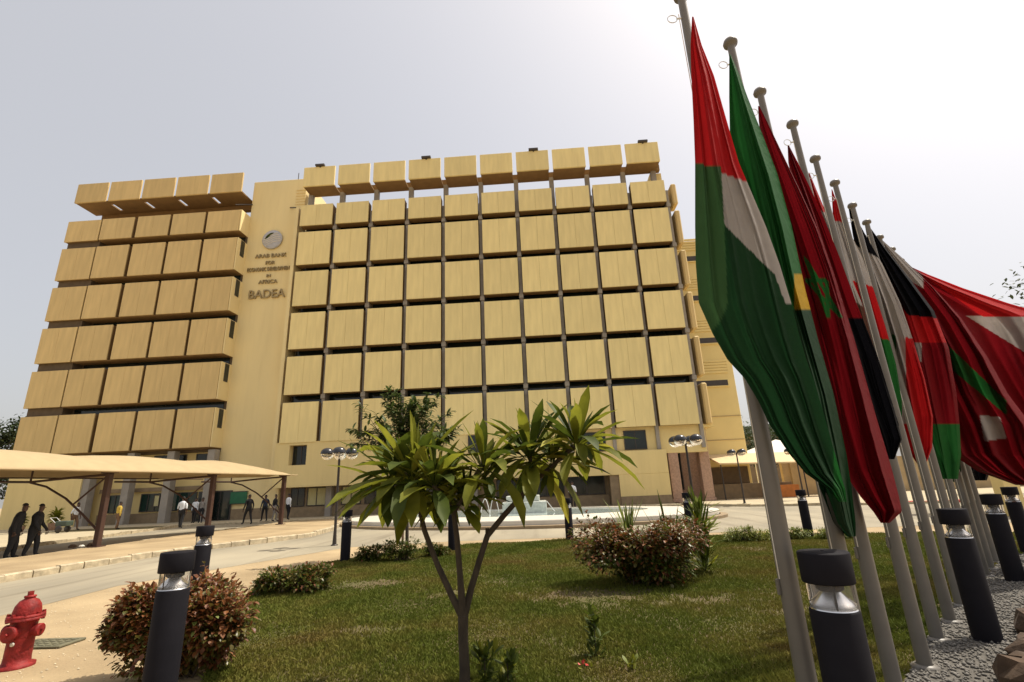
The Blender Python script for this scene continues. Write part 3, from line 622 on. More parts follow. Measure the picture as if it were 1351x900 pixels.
# ------------------------------------------------------------------ street lamps with globes
def make_lamp(loc, label):
    t = thing('street_lamp', label, 'street lamp', loc, 'four globe lamp posts on the forecourt'); x, y, z = loc
    g = MB(); g.tube([(x, y, 0), (x, y, .5), (x, y, 3.1)], [.075, .05, .04], 10); g.lathe([(.12, 0), (.12, .03), (.07, .05)], loc, 12); g.build('post', 'blacksteel', t)
    g = MB()
    for a in (.35, .35+PI/2): g.tube([(x-.42*math.cos(a), y-.42*math.sin(a), 3.08), (x+.42*math.cos(a), y+.42*math.sin(a), 3.08)], .022, 8)
    g.build('cross_arm', 'blacksteel', t)
    for k in range(4):
        a = .35+k*PI/2; c = (x+.42*math.cos(a), y+.42*math.sin(a), 3.1)
        g = MB(); g.lathe([(.235, .0), (.225, .07), (.19, .13), (.12, .18), (.03, .2), (.01, .2)], c, 24); g.lathe([(.235, -.015), (.24, .0)], c, 24); h = g.build('lamp_dome', 'dome', t)
        g = MB(); g.lathe([(.225, -.01), (.215, -.08), (.17, -.15), (.1, -.2), (.01, -.215)], c, 24); g.build('glass_bowl', 'clear', h)
        g = MB(); g.lathe([(.01, -.12), (.035, -.1), (.04, -.03), (.03, .02)], c, 12); g.build('bulb', 'white', h)
    return t
p = G(441, 720); l0 = make_lamp((p.x, p.y, 0), 'four globe lamp post beside the dark bollard on the left')
p = G(920, 697); copy_thing(l0, (p.x, p.y, 0), 'four globe lamp post right of the spiky plants in front of the porch', rz=.5)
p = G(983, 667); copy_thing(l0, (p.x, p.y, 0.1), 'four globe lamp post on the far right pavement before the yellow annex', rz=.2)
p = G(1062, 662); copy_thing(l0, (p.x, p.y, 0.1), 'four globe lamp post behind the first flagpole near the white tent', rz=.9)
# ------------------------------------------------------------------ fire hydrant
p = G(20, 880); hl = (p.x, p.y, 0)
t = thing('fire_hydrant', 'red fire hydrant standing on sand at lower left', 'fire hydrant', hl); x, y, _ = hl
g = MB(); g.lathe([(.17, 0), (.17, .03), (.125, .035), (.12, .1), (.118, .46), (.125, .48)], hl, 28); g.lathe([(.165, .5), (.17, .485), (.17, .52), (.16, .53), (.13, .53)][::1], hl, 28); g.build('barrel', 'hydrant', t)
g = MB(); g.lathe([(.17, .475), (.172, .5), (.12, .5)], hl, 28)
for k in range(8):
    a = k*PI/4; c = (x+.148*math.cos(a), y+.148*math.sin(a), .455); g.lathe([(.001, 0), (.018, 0), (.018, .095), (.001, .095)], c, 6, sm=False)
g.build('flange', 'hydrant', t)
g = MB(); g.lathe([(.13, .53), (.128, .56), (.115, .62), (.085, .67), (.05, .69), (.048, .7), (.055, .705), (.055, .72), (.02, .725)], hl, 28)
g.build('bonnet', 'hydrant', t)
g = MB(); g.lathe([(.03, .72), (.03, .765), (.001, .765)], hl, 5, sm=False); g.build('operating_nut', 'hydrant', t)
for a, nm in ((.15, 'side_nozzle'), (PI+.15, 'side_nozzle'), (-1.5, 'front_nozzle')):
    d = Vector((math.cos(a), math.sin(a), 0)); c = Vector((x, y, .36)); r = 1 if nm == 'side_nozzle' else 1.25
    g = MB(); g.tube([c+d*.09, c+d*.15], .055*r, 16); n_ = g.build(nm, 'hydrant', t)
    g = MB(); g.tube([c+d*.15, c+d*.155, c+d*.185, c+d*.19], [.06*r, .066*r, .066*r, .055*r], 16); g.tube([c+d*.19, c+d*.215], .018, 5, sm=False); g.build('cap', 'hydrant', n_)
g = MB(); g.lathe([(.001, 0), (.022, 0), (.022, .012), (.001, .014)], (x+.03, y-.128, .25), 12, axis='y'); g.build('badge', 'white', t)
p = G(52, 852); g = MB(); g.box(p.x-.25, p.x+.42, p.y-.16, p.y+.22, .004, .03, b=.006)
for k in range(6):
    for j in range(4): g.box(p.x-.21+k*.1, p.x-.14+k*.1, p.y-.12+j*.08, p.y-.07+j*.08, .031, .036)
tag(g.build('inspection_cover', 'iron'), 'flat dark metal inspection cover in the sand beside the hydrant', 'manhole cover')
# ------------------------------------------------------------------ flagpoles and flags
tops = [(898, -8), (963, 55), (1002, 120), (1045, 162), (1075, 208), (1101, 240), (1124, 270), (1143, 292), (1160, 312), (1176, 328), (1188, 343), (1199, 357)]
HP = 5.85; order = ['nearest', 'second', 'third', 'fourth', 'fifth', 'sixth', 'seventh', 'eighth', 'ninth', 'tenth', 'eleventh', 'farthest']
def rays_at(u, v, z): return G(u, v, z)
POL = [rays_at(u, v, HP) for u, v in tops]
fp0 = None
for i, p in enumerate(POL):
    loc = (p.x, p.y, 0); lb = ('grey flagpole nearest the camera' if i == 0 else 'grey flagpole farthest along the row of flags' if i == 11 else order[i]+' grey flagpole counted from the camera')
    if fp0 is None:
        t = thing('flagpole', lb, 'flagpole', loc, 'grey flagpoles in a row on the gravel'); x, y, _ = loc
        g = MB(); g.tube([(x, y, 0), (x, y, 2), (x, y, 4), (x, y, HP-.08)], [.06, .053, .044, .034], 20); g.lathe([(.11, 0), (.11, .025), (.066, .04)], loc, 20); g.build('pole', 'pole', t)
        g = MB(); g.lathe([(.034, HP-.09), (.036, HP-.06), (.064, HP-.045), (.069, HP-.02), (.058, HP+.01), (.02, HP+.022), (.001, HP+.022)], loc, 16); g.build('finial', 'pole', t)
        g = MB(); pts = [(x-.11+.042*math.cos(a), y, HP-.28+.042*math.sin(a)) for a in np.linspace(0, 2*PI, 15)]; g.tube(pts, .004, 6); g.tube([(x-.03, y, HP-.28), (x-.075, y, HP-.28)], .008, 6); g.build('halyard_ring', 'whitemetal', t)
        g = MB(); g.tube([(x-.075, y-.06, 1.1), (x-.075, y-.06, HP-.3)], .0035, 5); g.build('halyard', 'white', t)
        g = MB(); g.box(x-.075, x-.055, y-.012, y+.012, 1.0, 1.09, b=.004); g.build('cleat', 'pole', t)
        fp0 = t
    else: copy_thing(fp0, loc, lb)
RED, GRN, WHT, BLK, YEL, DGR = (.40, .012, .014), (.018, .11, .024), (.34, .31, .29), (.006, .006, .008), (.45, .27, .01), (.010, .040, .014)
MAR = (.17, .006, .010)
def flag(rows, pole_no, colour, label, amp=.07, folds=2.4, seed=0, tilt=.0, lean=.0, nu=84, nv=190, edge=.6):
    rows = sorted(rows, key=lambda r: r[0]); yy = np.array([r[0] for r in rows], float); xl = np.array([r[1] for r in rows], float); xr = np.array([r[2] for r in rows], float)
    plane = POL[pole_no[0]].y+pole_no[1]; rs = np.random.default_rng(seed); ph = rs.uniform(0, 6.28, 6); creases = [(rs.uniform(.1, .9), rs.uniform(-.25, .25), rs.uniform(.02, .05)) for _ in range(5)]
    V = []; Cc = []
    for j in range(nv+1):
        v = j/nv; py = yy[0]+(yy[-1]-yy[0])*v; a = np.interp(py, yy, xl); b = np.interp(py, yy, xr)
        for i in range(nu+1):
            u = i/nu; px = a+(b-a)*u
            s = 2*PI*folds*u
            w1 = math.sin(s+ph[0]+1.1*v); w = 1-2*abs(((s+ph[0]+1.3*v+.5*math.sin(3*v+ph[1])) / (2*PI)) % 1*2-1)**1.5+.5*w1+.3*math.sin(2.3*s+ph[2]-2*v)*math.sin(4*v+ph[5])
            A = 2.2*amp*min(1, .25+2.2*v)*(.55+.45*math.sin(2.2*v+ph[3]))
            dy = A*w+lean*u*(b-a)/150+.03*math.sin(6*v+ph[4])+.012*math.sin(17*v+7*u+ph[5])*math.sin(5*v+3*u)
            for cu, ck, ca in creases: dy -= ca*min(1, v*4)*math.exp(-((u-cu-ck*v-.03*math.sin(5*v+ck*9))/.028)**2)
            q = F(px, py, plane+tilt*v+dy)
            V.append(q); Cc.append(colour(px, py))
    V = np.array([tuple(q) for q in V]); o_ = np.array([V[:, 0].mean(), V[:, 1].mean(), V[:, 2].min()])
    idx = np.arange((nu+1)*(nv+1)).reshape(nv+1, nu+1)
    Fq = np.stack([idx[:-1, :-1], idx[1:, :-1], idx[1:, 1:], idx[:-1, 1:]], -1).reshape(-1, 4)
    o = raw('flag', V-o_, Fq, 'cloth'); o.location = o_
    at = o.data.attributes.new('dye', 'FLOAT_COLOR', 'POINT'); at.data.foreach_set('color', np.array([(*c, 1) for c in Cc], np.float32).ravel())
    o.data.polygons.foreach_set('use_smooth', [True]*len(o.data.polygons))
    return tag(o, label, 'flag', 'flags hanging from the row of poles')
def below(px, py, x1, y1, x2, y2): return py > y1+(y2-y1)*(px-x1)/(x2-x1)
def c1(x, y):
    fold = np.interp(y, [60, 130, 215, 300, 400, 460], [936, 941, 951, 956, 960, 938])
    if x < fold and y < 470-1.4*(x-917): return RED if y < 216+.12*(x-917) else (.035, .085, .03)
    if y < 228+.35*(x-951): return RED
    if not below(x, y, 955, 296, 1045, 385): return WHT
    if x > np.interp(y, [300, 400, 500, 560], [1000, 1036, 1090, 1200]) : return WHT if y < 400 else DGR
    return DGR if x < 1100 else GRN  # green cloth in shade: the shade is put into the darker DGR
flag([(22, 913, 915), (60, 911, 926), (100, 912, 942), (160, 915, 959), (215, 917, 975), (300, 917, 1011), (350, 918, 1029), (400, 922, 1044), (440, 940, 1054), (475, 960, 1064), (500, 983, 1073), (530, 1001, 1082), (560, 1015, 1091), (600, 1042, 1102), (625, 1063, 1109), (645, 1092, 1115), (662, 1106, 1117)],
     (0, -.24), c1, 'nearest hanging flag, red above white and dark green, large folds', .10, 1.35, 3)
def c2(x, y):
    d = y-.9*(x-1050)
    if 362 < y < 408 and x > 1048 and x < 1073: return YEL
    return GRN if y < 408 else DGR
flag([(72, 962, 964), (100, 962, 976), (130, 962, 987), (180, 963, 1007), (230, 969, 1026), (300, 985, 1045), (380, 1005, 1062), (450, 1030, 1080), (520, 1052, 1100), (600, 1070, 1117), (640, 1080, 1123), (690, 1100, 1129), (708, 1118, 1129)],
     (1, -.24), c2, 'second flag from the camera, green with a small yellow patch', .085, 1.2, 11)
def star(x, y, cx, cy, r, sk):
    X = (x-cx-sk*(y-cy)); Y = y-cy; P = [(r*.33*math.sin(a*4*PI/5), -r*math.cos(a*4*PI/5)) for a in range(6)]
    for a, b in zip(P, P[1:]):
        dx, dy = b[0]-a[0], b[1]-a[1]; t = max(0, min(1, ((X-a[0])*dx+(Y-a[1])*dy)/(dx*dx+dy*dy)))
        if math.hypot(X-a[0]-t*dx, Y-a[1]-t*dy) < 2.6: return True
    return False
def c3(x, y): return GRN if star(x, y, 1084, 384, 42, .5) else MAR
flag([(140, 1000, 1002), (160, 1001, 1012), (200, 1006, 1031), (250, 1016, 1055), (300, 1028, 1078), (360, 1045, 1100), (450, 1068, 1128), (550, 1092, 1156), (620, 1112, 1177), (655, 1135, 1186), (675, 1152, 1190), (690, 1162, 1174)],
     (2, -.24), c3, 'third flag from the camera, dark red with a green star outline', .085, 1.3, 21)
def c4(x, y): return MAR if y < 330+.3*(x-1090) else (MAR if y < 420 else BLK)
flag([(192, 1039, 1041), (215, 1040, 1053), (250, 1048, 1070), (290, 1058, 1088), (340, 1070, 1108), (400, 1085, 1130), (470, 1110, 1158), (540, 1130, 1180), (580, 1150, 1190), (606, 1172, 1180)],
     (3, -.2), c4, 'fourth flag from the camera, red over black, tucked behind the starred flag', .07, 2, 5)
def c5(x, y): return RED if y < 278+.5*(x-1083) else WHT if y < 385+.7*(x-1110) else (.10, .05, .035) if y < 470 else BLK
flag([(228, 1066, 1068), (250, 1068, 1077), (290, 1078, 1094), (340, 1092, 1112), (400, 1103, 1137), (440, 1112, 1148), (500, 1140, 1166), (560, 1160, 1186), (600, 1172, 1180)],
     (4, .14), c5, 'fifth flag from the camera, red then white with a brown mark and black foot', .06, 1.8, 7)
def c5b(x, y): return GRN
def c6(x, y): return RED if y < 292+.2*(x-1105) else WHT if y < 372+.3*(x-1130) else RED if y < 440+.2*(x-1130) else GRN if x > 1128+(y-380)*.33 else BLK
flag([(250, 1097, 1098), (290, 1099, 1113), (340, 1108, 1138), (380, 1118, 1152), (430, 1128, 1168), (480, 1142, 1182), (530, 1158, 1190), (560, 1172, 1190), (575, 1183, 1189)],
     (5, .14), c6, 'sixth flag from the camera, red and white above a long green fold', .07, 2, 9)
def c7(x, y): return BLK if y < 330+.55*(x-1140) else WHT if y < 440+.2*(x-1170) else GRN if x < 1182 and y < 470 else WHT if x < 1195+(y-470)*.02 and y < 560 else RED
flag([(272, 1119, 1121), (310, 1125, 1142), (350, 1134, 1165), (400, 1150, 1188), (450, 1165, 1205), (500, 1178, 1220), (550, 1188, 1231), (590, 1195, 1230), (612, 1210, 1222)],
     (6, .16), c7, 'seventh flag from the camera, black, white and green with a bright red foot', .08, 2, 13)
def c8(x, y): return BLK if y < 300+1.15*(x-1143)+52 and y > 300+1.15*(x-1143)-60 and y < 412+.1*(x-1160) else WHT if 452 < y < 478 and x < 1216 else GRN if y > 560 else RED if y < 452 else MAR
flag([(292, 1140, 1142), (330, 1147, 1170), (370, 1158, 1202), (410, 1172, 1232), (460, 1185, 1252), (520, 1200, 1262), (560, 1212, 1266), (600, 1224, 1268), (632, 1238, 1264)],
     (7, .16), c8, 'eighth flag from the camera, black at the hoist and red below with green foot', .1, 2.2, 17)
def c9(x, y):
    t = (x-1160)
    if y < 345+.62*t and y > 322+.75*t-30 and x < 1218: return WHT
    if 0 < (y-472)-.95*(x-1268) < 26-.12*(x-1268) and x < 1328: return GRN
    if 548+.1*(x-1295) < y < 583-.15*(x-1295) and 1293+.15*(y-548) < x < 1318+.35*(y-548): return WHT
    return MAR
flag([(314, 1159, 1161), (340, 1163, 1190), (380, 1175, 1232), (420, 1192, 1268), (470, 1212, 1302), (520, 1226, 1330), (560, 1240, 1360), (600, 1256, 1372), (622, 1290, 1380), (640, 1340, 1378)],
     (8, .3), c9, 'ninth flag from the camera, broad dark red cloth with green and white near its corner', .13, 2.6, 19)
def c10(x, y):
    if y > 417+.02*(x-1275) and y < 417+.62*(x-1275) : return WHT
    return RED if y < 352+.72*(x-1190)-10 else MAR
flag([(346, 1186, 1188), (362, 1192, 1224), (380, 1204, 1270), (400, 1222, 1330), (416, 1236, 1385), (440, 1252, 1400), (470, 1272, 1410), (500, 1292, 1420), (540, 1322, 1430), (580, 1360, 1440)],
     (10, .5), c10, 'tenth flag blowing out to the right, bright red with a white patch', .12, 1.8, 23, tilt=-.2)
def c11(x, y): return BLK if y > 590 else RED if y < 560 else YEL
flag([(500, 1240, 1250), (540, 1250, 1345), (575, 1258, 1370), (600, 1262, 1330), (622, 1268, 1306), (634, 1280, 1302)],
     (11, .6), c11, 'flag hanging lowest near the right edge, red with dark foot', .1, 2, 29)
def c12(x, y): return GRN if x < 1260 else DGR
flag([(540, 1226, 1250), (580, 1232, 1262), (620, 1240, 1268), (636, 1252, 1266)], (9, .2), c12, 'small dark green flag end below the eighth flag', .06, 1.4, 31)
# ------------------------------------------------------------------ plants
def leaf_fan(V, Fc, p, d, up, L, w, droop, seg=5, fold=.35):
    """one broad leaf: narrow stalk, widest past the middle, pointed tip, folded along the rib, curving down"""
    side = d.cross(up).normalized(); o = len(V); c = Vector(p); dd = d.copy()
    prof = [.08, .42, .78, 1.0, .86, .05][:seg+1] if seg == 5 else [.1, .9, .8, 0]
    for k in range(seg+1):
        ww = w*prof[k]*.5; n = side.cross(dd).normalized()
        V.append(c-side*ww+n*ww*fold); V.append(c.copy()); V.append(c+side*ww+n*ww*fold)
        if k < seg:
            dd = (dd+Vector((0, 0, -droop/seg))).normalized(); c = c+dd*(L/seg)
    for k in range(seg):
        a = o+k*3; Fc.append((a, a+1, a+4, a+3)); Fc.append((a+1, a+2, a+5, a+4))
def mesh_thing(name, V, Fc, mats, mi=None, parent=None, smooth=True):
    mb = MB(); mb.v = [tuple(v) for v in V]; mb.f = Fc; mb.m = mi if mi is not None else [0]*len(Fc); mb.smooth = [smooth]*len(Fc)
    return mb.build(name, mats, parent)
# frangipani tree
TY = 4.75
tb = F(612, 905, TY); tb = (tb.x, TY, 0)
T = thing('frangipani_tree', 'young frangipani tree with three bare stems and broad leaf rosettes on the lawn', 'tree', tb)
def P_(u, v, dy=0): return F(u, v, TY+dy)
g = MB()
g.tube([(tb[0]+.01, TY, 0), P_(613, 880), P_(611, 840), P_(611, 812)], [.05, .045, .043, .045], 12)
br = [([(611, 815, 0), (598, 790, 0), (577, 745, .02), (560, 700, .05), (551, 660, .08), (547, 632, .08)], [.036, .03, .026, .024, .023, .03]),
      ([(611, 815, 0), (607, 760, -.05), (603, 710, -.08), (598, 672, -.1)], [.036, .027, .025, .022]),
      ([(598, 675, -.1), (585, 655, -.1), (572, 640, -.15)], [.02, .017, .022]), ([(598, 678, -.1), (612, 655, -.05), (628, 625, 0), (638, 612, 0)], [.02, .017, .016, .022]),
      ([(611, 818, 0), (622, 775, .05), (634, 735, .08), (643, 707, .1), (665, 680, .12), (690, 652, .15), (703, 634, .16)], [.036, .03, .028, .027, .026, .024, .026]),
      ([(643, 708, .1), (643, 697, .1)], [.02, .019]), ([(702, 637, .16), (700, 610, .18), (698, 590, .2)], [.024, .019, .024]),
      ([(702, 637, .16), (725, 618, .12), (745, 600, .05), (757, 588, 0)], [.024, .02, .018, .024]), ([(545, 645, .08), (530, 640, .2), (520, 632, .28)], [.02, .016, .02])]
for pts, r in br: g.tube([P_(a, b, c) for a, b, c in pts], r, 10)
g.build('trunk', 'bark', T)
V = []; Fc = []; mi = []
def rosette(c, n, L, lift=.5, seedmat=(0, 1)):
    for k in range(n):
        a = k*2.399+random.uniform(-.3, .3); q = k/n
        el = math.radians(86-96*q+random.uniform(-9, 9))
        d = Vector((math.cos(a)*math.cos(el), math.sin(a)*math.cos(el), math.sin(el)))
        up = Vector((0, 0, 1)) if abs(d.z) < .95 else Vector((1, 0, 0))
        n0 = len(Fc); ll = L*random.uniform(.55, 1.15)*(.75+.35*min(1, q*2)); st = Vector(c)+d*.03+Vector((0, 0, random.uniform(-.07, .03)))
        leaf_fan(V, Fc, st, d, up, ll, ll*random.uniform(.16, .22), random.choice((.15, .35, .6, 1.1))+.6*q*q, fold=random.uniform(.1, .7))
        m_ = random.choices((0, 1, 2), (.5, .44, .06 if q > .4 else .01))[0]; mi.extend([m_]*(len(Fc)-n0))
for (u, v, dy, n, L) in ((543, 630, .08, 58, .74), (518, 634, .28, 36, .58), (572, 640, -.15, 36, .62), (638, 622, 0, 44, .58), (698, 602, .2, 52, .64), (760, 588, 0, 50, .58), (728, 612, .3, 30, .54), (612, 662, .1, 34, .52), (585, 655, .3, 22, .5)):
    rosette(P_(u, v, dy), n, L)
mesh_thing('crown', V, Fc, ['leaf', 'leaf_dark', 'leaf_yellow'], mi, T)
# feathery young tree behind
def small_tree(name, label, base, height, crown_c, crown_r, nclump, nleaf, lsize, lm, stem_r=.045, stake=None, cat='tree', leafw=.3):
    t = thing(name, label, cat, base); x, y, _ = base
    g = MB(); top = Vector(crown_c); b = Vector(base)
    g.tube([b, b.lerp(top, .35)+Vector((.04, 0, 0)), b.lerp(top, .7), top], [stem_r, stem_r*.8, stem_r*.55, stem_r*.25], 8)
    V = []; Fc = []
    for k in range(nclump):
        while True:
            q = Vector((random.uniform(-1, 1), random.uniform(-1, 1), random.uniform(-1, 1)))
            if q.length < 1: break
        c = top+Vector((q.x*crown_r[0], q.y*crown_r[1], q.z*crown_r[2])); s = b.lerp(top, random.uniform(.6, .95))
        g.tube([s, s.lerp(c, .5)+Vector((0, 0, .06)), c], [stem_r*.3, stem_r*.2, stem_r*.08], 5, cap=False)
        out = (c-s).normalized()
        for j in range(nleaf):
            d = (out*.6+Vector((random.gauss(0, .7), random.gauss(0, .7), random.gauss(-.05, .25)))).normalized()
            leaf_fan(V, Fc, c-out*random.uniform(0, .35)*crown_r[0], d, Vector((0, 0, 1)), lsize*random.uniform(.6, 1.2), lsize*leafw, .7, seg=3, fold=.2)
    g.build('trunk', 'bark', t); mesh_thing('crown', V, Fc, lm, None, t, smooth=False)
    return t
b = G(537, 738); cc = F(532, 560, b.y)
small_tree('sapling', 'slender sapling with horizontal feathery foliage behind the frangipani', (b.x, b.y, 0), 5, cc, (1.7, .9, 1.1), 80, 34, .27, 'fine_leaf', .05)
g = MB(); g.tube([(b.x-.12, b.y-.05, 0), (b.x-.1, b.y-.05, 1.55)], .03, 8); tag(g.build('stake', 'wood'), 'thin reddish wooden stake beside the sapling stem', 'stake')
# leafy bushes
def bush(name, label, c, r, n, L, mats, weights, cat='bush', lobes=None, wide=.5, stems=14, shoots=22):
    t = thing(name, label, cat, (c[0], c[1], 0)); V = []; Fc = []; mi = []
    lobes = lobes or [(0, 0, 0, 1)]
    if lobes == 'auto': lobes = [(random.uniform(-.72, .72), random.uniform(-.6, .6), random.uniform(-.45, .3), random.uniform(.2, .5)) for _ in range(20)]
    g = MB()
    for k in range(stems):
        lx, ly, lz, ls = random.choice(lobes); e = Vector((c[0]+lx*r[0]+random.uniform(-.5, .5)*r[0]*ls, c[1]+ly*r[1]+random.uniform(-.5, .5)*r[1]*ls, r[2]*(.7+lz+ls*.45)))
        s = Vector((c[0]+random.uniform(-.3, .3)*r[0], c[1]+random.uniform(-.3, .3)*r[1], 0)); g.tube([s, s.lerp(e, .5)+Vector((0, 0, .04)), e], [.012, .008, .004], 5, cap=False)
    for k in range(n):
        lx, ly, lz, ls = random.choice(lobes); q = Vector((random.gauss(0, 1), random.gauss(0, 1), random.gauss(0, 1))).normalized()*random.uniform(.55, 1.05)
        p = Vector((c[0]+(lx+q.x*ls)*r[0], c[1]+(ly+q.y*ls)*r[1], r[2]*(.74+lz+q.z*ls*.95)))
        if p.z < .04: p.z = random.uniform(.04, .3)
        d = (q+Vector((random.gauss(0, .5), random.gauss(0, .5), random.gauss(.3, .5)))).normalized(); n0 = len(Fc); l = L*random.uniform(.6, 1.25)
        leaf_fan(V, Fc, p, d, Vector((0, 0, 1)) if abs(d.z) < .9 else Vector((1, 0, 0)), l, l*wide, random.uniform(.2, 1), seg=3, fold=.3)
        ww = weights(p.z/r[2], q); mi.extend([random.choices(range(len(mats)), ww)[0]]*(len(Fc)-n0))
    for k in range(shoots):      # single shoots that break the outline
        lx, ly, lz, ls = random.choice(lobes); q = Vector((random.gauss(0, .6), random.gauss(0, .6), random.uniform(.5, 1.2))).normalized()
        p0 = Vector((c[0]+lx*r[0], c[1]+ly*r[1], r[2]*(.74+lz))); p1 = p0+Vector((q.x*r[0]*ls, q.y*r[1]*ls, q.z*r[2]*ls))*random.uniform(1.1, 1.55); g.tube([p0, p1], [.006, .002], 4, cap=False)
        for j in range(9):
            n0 = len(Fc); pp = p0.lerp(p1, .45+.06*j); d = (q*.7+Vector((random.gauss(0, .6), random.gauss(0, .6), random.gauss(.1, .4)))).normalized(); leaf_fan(V, Fc, pp, d, Vector((0, 0, 1)) if abs(d.z) < .9 else Vector((1, 0, 0)), L*random.uniform(.7, 1.2), L*wide, .4, seg=3, fold=.3)
            mi.extend([random.choices(range(len(mats)), weights(1., q))[0]]*(len(Fc)-n0))
    g.build('stem', 'bark', t); mesh_thing('foliage', V, Fc, mats, mi, t, smooth=False); return t
wred = lambda h, q: (.75, .25, .04) if h > .8 else (.42, .5, .06)
cb = G(242, 915); bush('red_bush', 'dense red-brown leaved bush behind the large bollard at lower left', (cb.x-.40, 5.45), (.84, .55, .64), 19000, .058, ['red_leaf', 'olive_leaf', 'pale_leaf'], wred, lobes='auto', wide=.75)
cb = G(385, 785); bush('low_shrub', 'low green and reddish shrub at the left edge of the lawn', (cb.x-.05, 9.6), (.72, .5, .34), 2600, .075, ['leaf_dark', 'olive_leaf', 'red_leaf'], lambda h, q: (.5, .35, .15), lobes='auto', wide=.65)
cb = G(520, 738)
for k, (u, v, s, l) in enumerate(((490, 742, .8, 'small dark shrub just right of the bollard by the lamp post'), (528, 740, 1.1, 'leafy dark shrub around the wooden stake'), (575, 735, .75, 'small shrub seen between the frangipani stems'))):
    p = G(u, v); bush('small_shrub', l, (p.x, p.y), (.55*s, .4*s, .36*s), 1400, .075, ['leaf_dark', 'olive_leaf', 'red_leaf'], lambda h, q: (.7, .25, .05), lobes='auto')
p = G(385, 785)
bush('round_bush', 'big red-brown bush on the lawn right of the frangipani', (1.68, 9.3), (1.08, .7, .76), 16000, .075, ['red_leaf', 'olive_leaf', 'leaf_dark'], lambda h, q: (.5, .35, .15) if h > .7 else (.18, .37, .45), lobes='auto', wide=.7)
for k, (u, v, s, l) in enumerate(((985, 715, .9, 'pale leafy low shrub behind the lawn left of the first flagpole'), (1040, 712, .7, 'pale leafy low shrub right of the first flagpole'), (1100, 712, .7, 'pale low shrub between the second and third flagpoles'))):
    p = G(u, v); bush('pale_shrub', l, (p.x, p.y), (.8*s, .4*s, .3*s), 1500, .09, ['pale_leaf', 'leaf', 'olive_leaf'], lambda h, q: (.55, .35, .1), lobes='auto', wide=.3)
def spiky(name, label, base, n, L, w, mats, wt, spread=.8, z0=0., cat='plant'):
    t = thing(name, label, cat, base); V = []; Fc = []; mi = []
    for k in range(n):
        a = random.uniform(0, 6.28); el = math.radians(random.uniform(90-75*spread, 88)); d = Vector((math.cos(a)*math.cos(el), math.sin(a)*math.cos(el), math.sin(el))); n0 = len(Fc)
        z = z0*random.random(); leaf_fan(V, Fc, (base[0]+random.gauss(0, .03), base[1]+random.gauss(0, .03), z), d, Vector((math.sin(a), -math.cos(a), .1)).cross(d)*-1, L*random.uniform(.6, 1.1), w, random.uniform(.1, .7)*spread, fold=.3)
        mi.extend([random.choices(range(len(mats)), wt)[0]]*(len(Fc)-n0))
    if z0:
        g = MB(); g.tube([base, (base[0], base[1], z0)], .02 if z0 > .45 else .005, 6); g.build('stem', 'bark', t)
    mesh_thing('leaves', V, Fc, mats, mi, t, smooth=False); return t
spiky('spiky_plant', 'yellow-green spiky plant rising at the back left of the big red-brown bush', (1.55, 9.9, 0), 60, .8, .045, ['pale_leaf', 'leaf_dark'], (.5, .5), .55, .75)
spiky('variegated_plant', 'tall variegated green and white plant at the right side of the big bush', (2.98, 10.3, 0), 150, .55, .06, ['pale_leaf', 'leaf_dark', 'leaf'], (.35, .4, .25), .9, 1.1)
spiky('dark_spiky_plant', 'dark thin spiky plant rising behind the middle of the big bush', (2.35, 10.3, 0), 14, 1.1, .035, ['leaf_dark'], (1,), .35, .5)
p = G(648, 905); spiky('lawn_seedling', 'small leafy seedling at the foot of the frangipani trunk', (p.x-.03, 4.85, 0), 60, .15, .05, ['leaf_dark', 'leaf'], (.8, .2), 1, .32)
p = G(668, 905); spiky('lawn_seedling', 'second small leafy seedling just right of the one at the trunk foot', (p.x+.02, 5.0, 0), 40, .14, .05, ['leaf_dark', 'leaf'], (.8, .2), 1, .2)
p = G(787, 868); spiky('lawn_sprig', 'single dark upright sprig on the lawn right of the trunk', (p.x, p.y, 0), 60, .13, .045, ['leaf_dark'], (1,), 1, .42)
p = G(772, 884); spiky('red_sprig', 'tiny plant with bright red leaves in the shaded lawn', (p.x, p.y, 0), 9, .055, .035, ['red_flower', 'leaf'], (.6, .4), 1, .05)
p = G(835, 885); spiky('lawn_weed', 'small pale green weed in the shaded part of the lawn', (p.x, p.y, 0), 16, .1, .04, ['leaf', 'pale_leaf'], (.8, .2), 1, .06)
# far trees
def far_tree(label, base, h, r, n, ls=.5, trunk=.25, cat='tree', name='tree'):
    t = thing(name, label, cat, base); b = Vector(base); g = MB(); V = []; Fc = []
    g.tube([b, b+Vector((.1, 0, h*.45)), b+Vector((-.1, 0, h*.8))], [trunk, trunk*.7, trunk*.2], 8)
    cl = []
    for k in range(26):
        q = Vector((random.gauss(0, .5), random.gauss(0, .5), random.gauss(0, .42))); c = b+Vector((q.x*r, q.y*r, h*.68+q.z*h*.35)); cl.append((c, random.uniform(.22, .42)*r))
        s = b+Vector((0, 0, h*random.uniform(.35, .6))); g.tube([s, s.lerp(c, .5)+Vector((0, 0, .2)), c], [trunk*.35, trunk*.2, trunk*.06], 5, cap=False)
    for k in range(n):
        c, s = random.choice(cl); q = Vector((random.gauss(0, .55), random.gauss(0, .55), random.gauss(0, .45)))*s; d = Vector((random.gauss(0, 1), random.gauss(0, 1), random.gauss(0, .6))).normalized()
        leaf_fan(V, Fc, c+q, d, Vector((0, 0, 1)), ls*random.uniform(.6, 1.2), ls*.5, .5, seg=3, fold=.2)
    g.build('trunk', 'bark', t); mesh_thing('crown', V, Fc, 'far_leaf', None, t, smooth=False); return t
p = F(2, 600, 62); far_tree('dark leafy tree behind the left end of the building', (p.x-.5, 62, 0), 13.2, 4.5, 5200, .55)
far_tree('leafy tree reaching in from the right edge behind the flags', (35.9, 30, 0), 17.8, 4.6, 5200, .38)
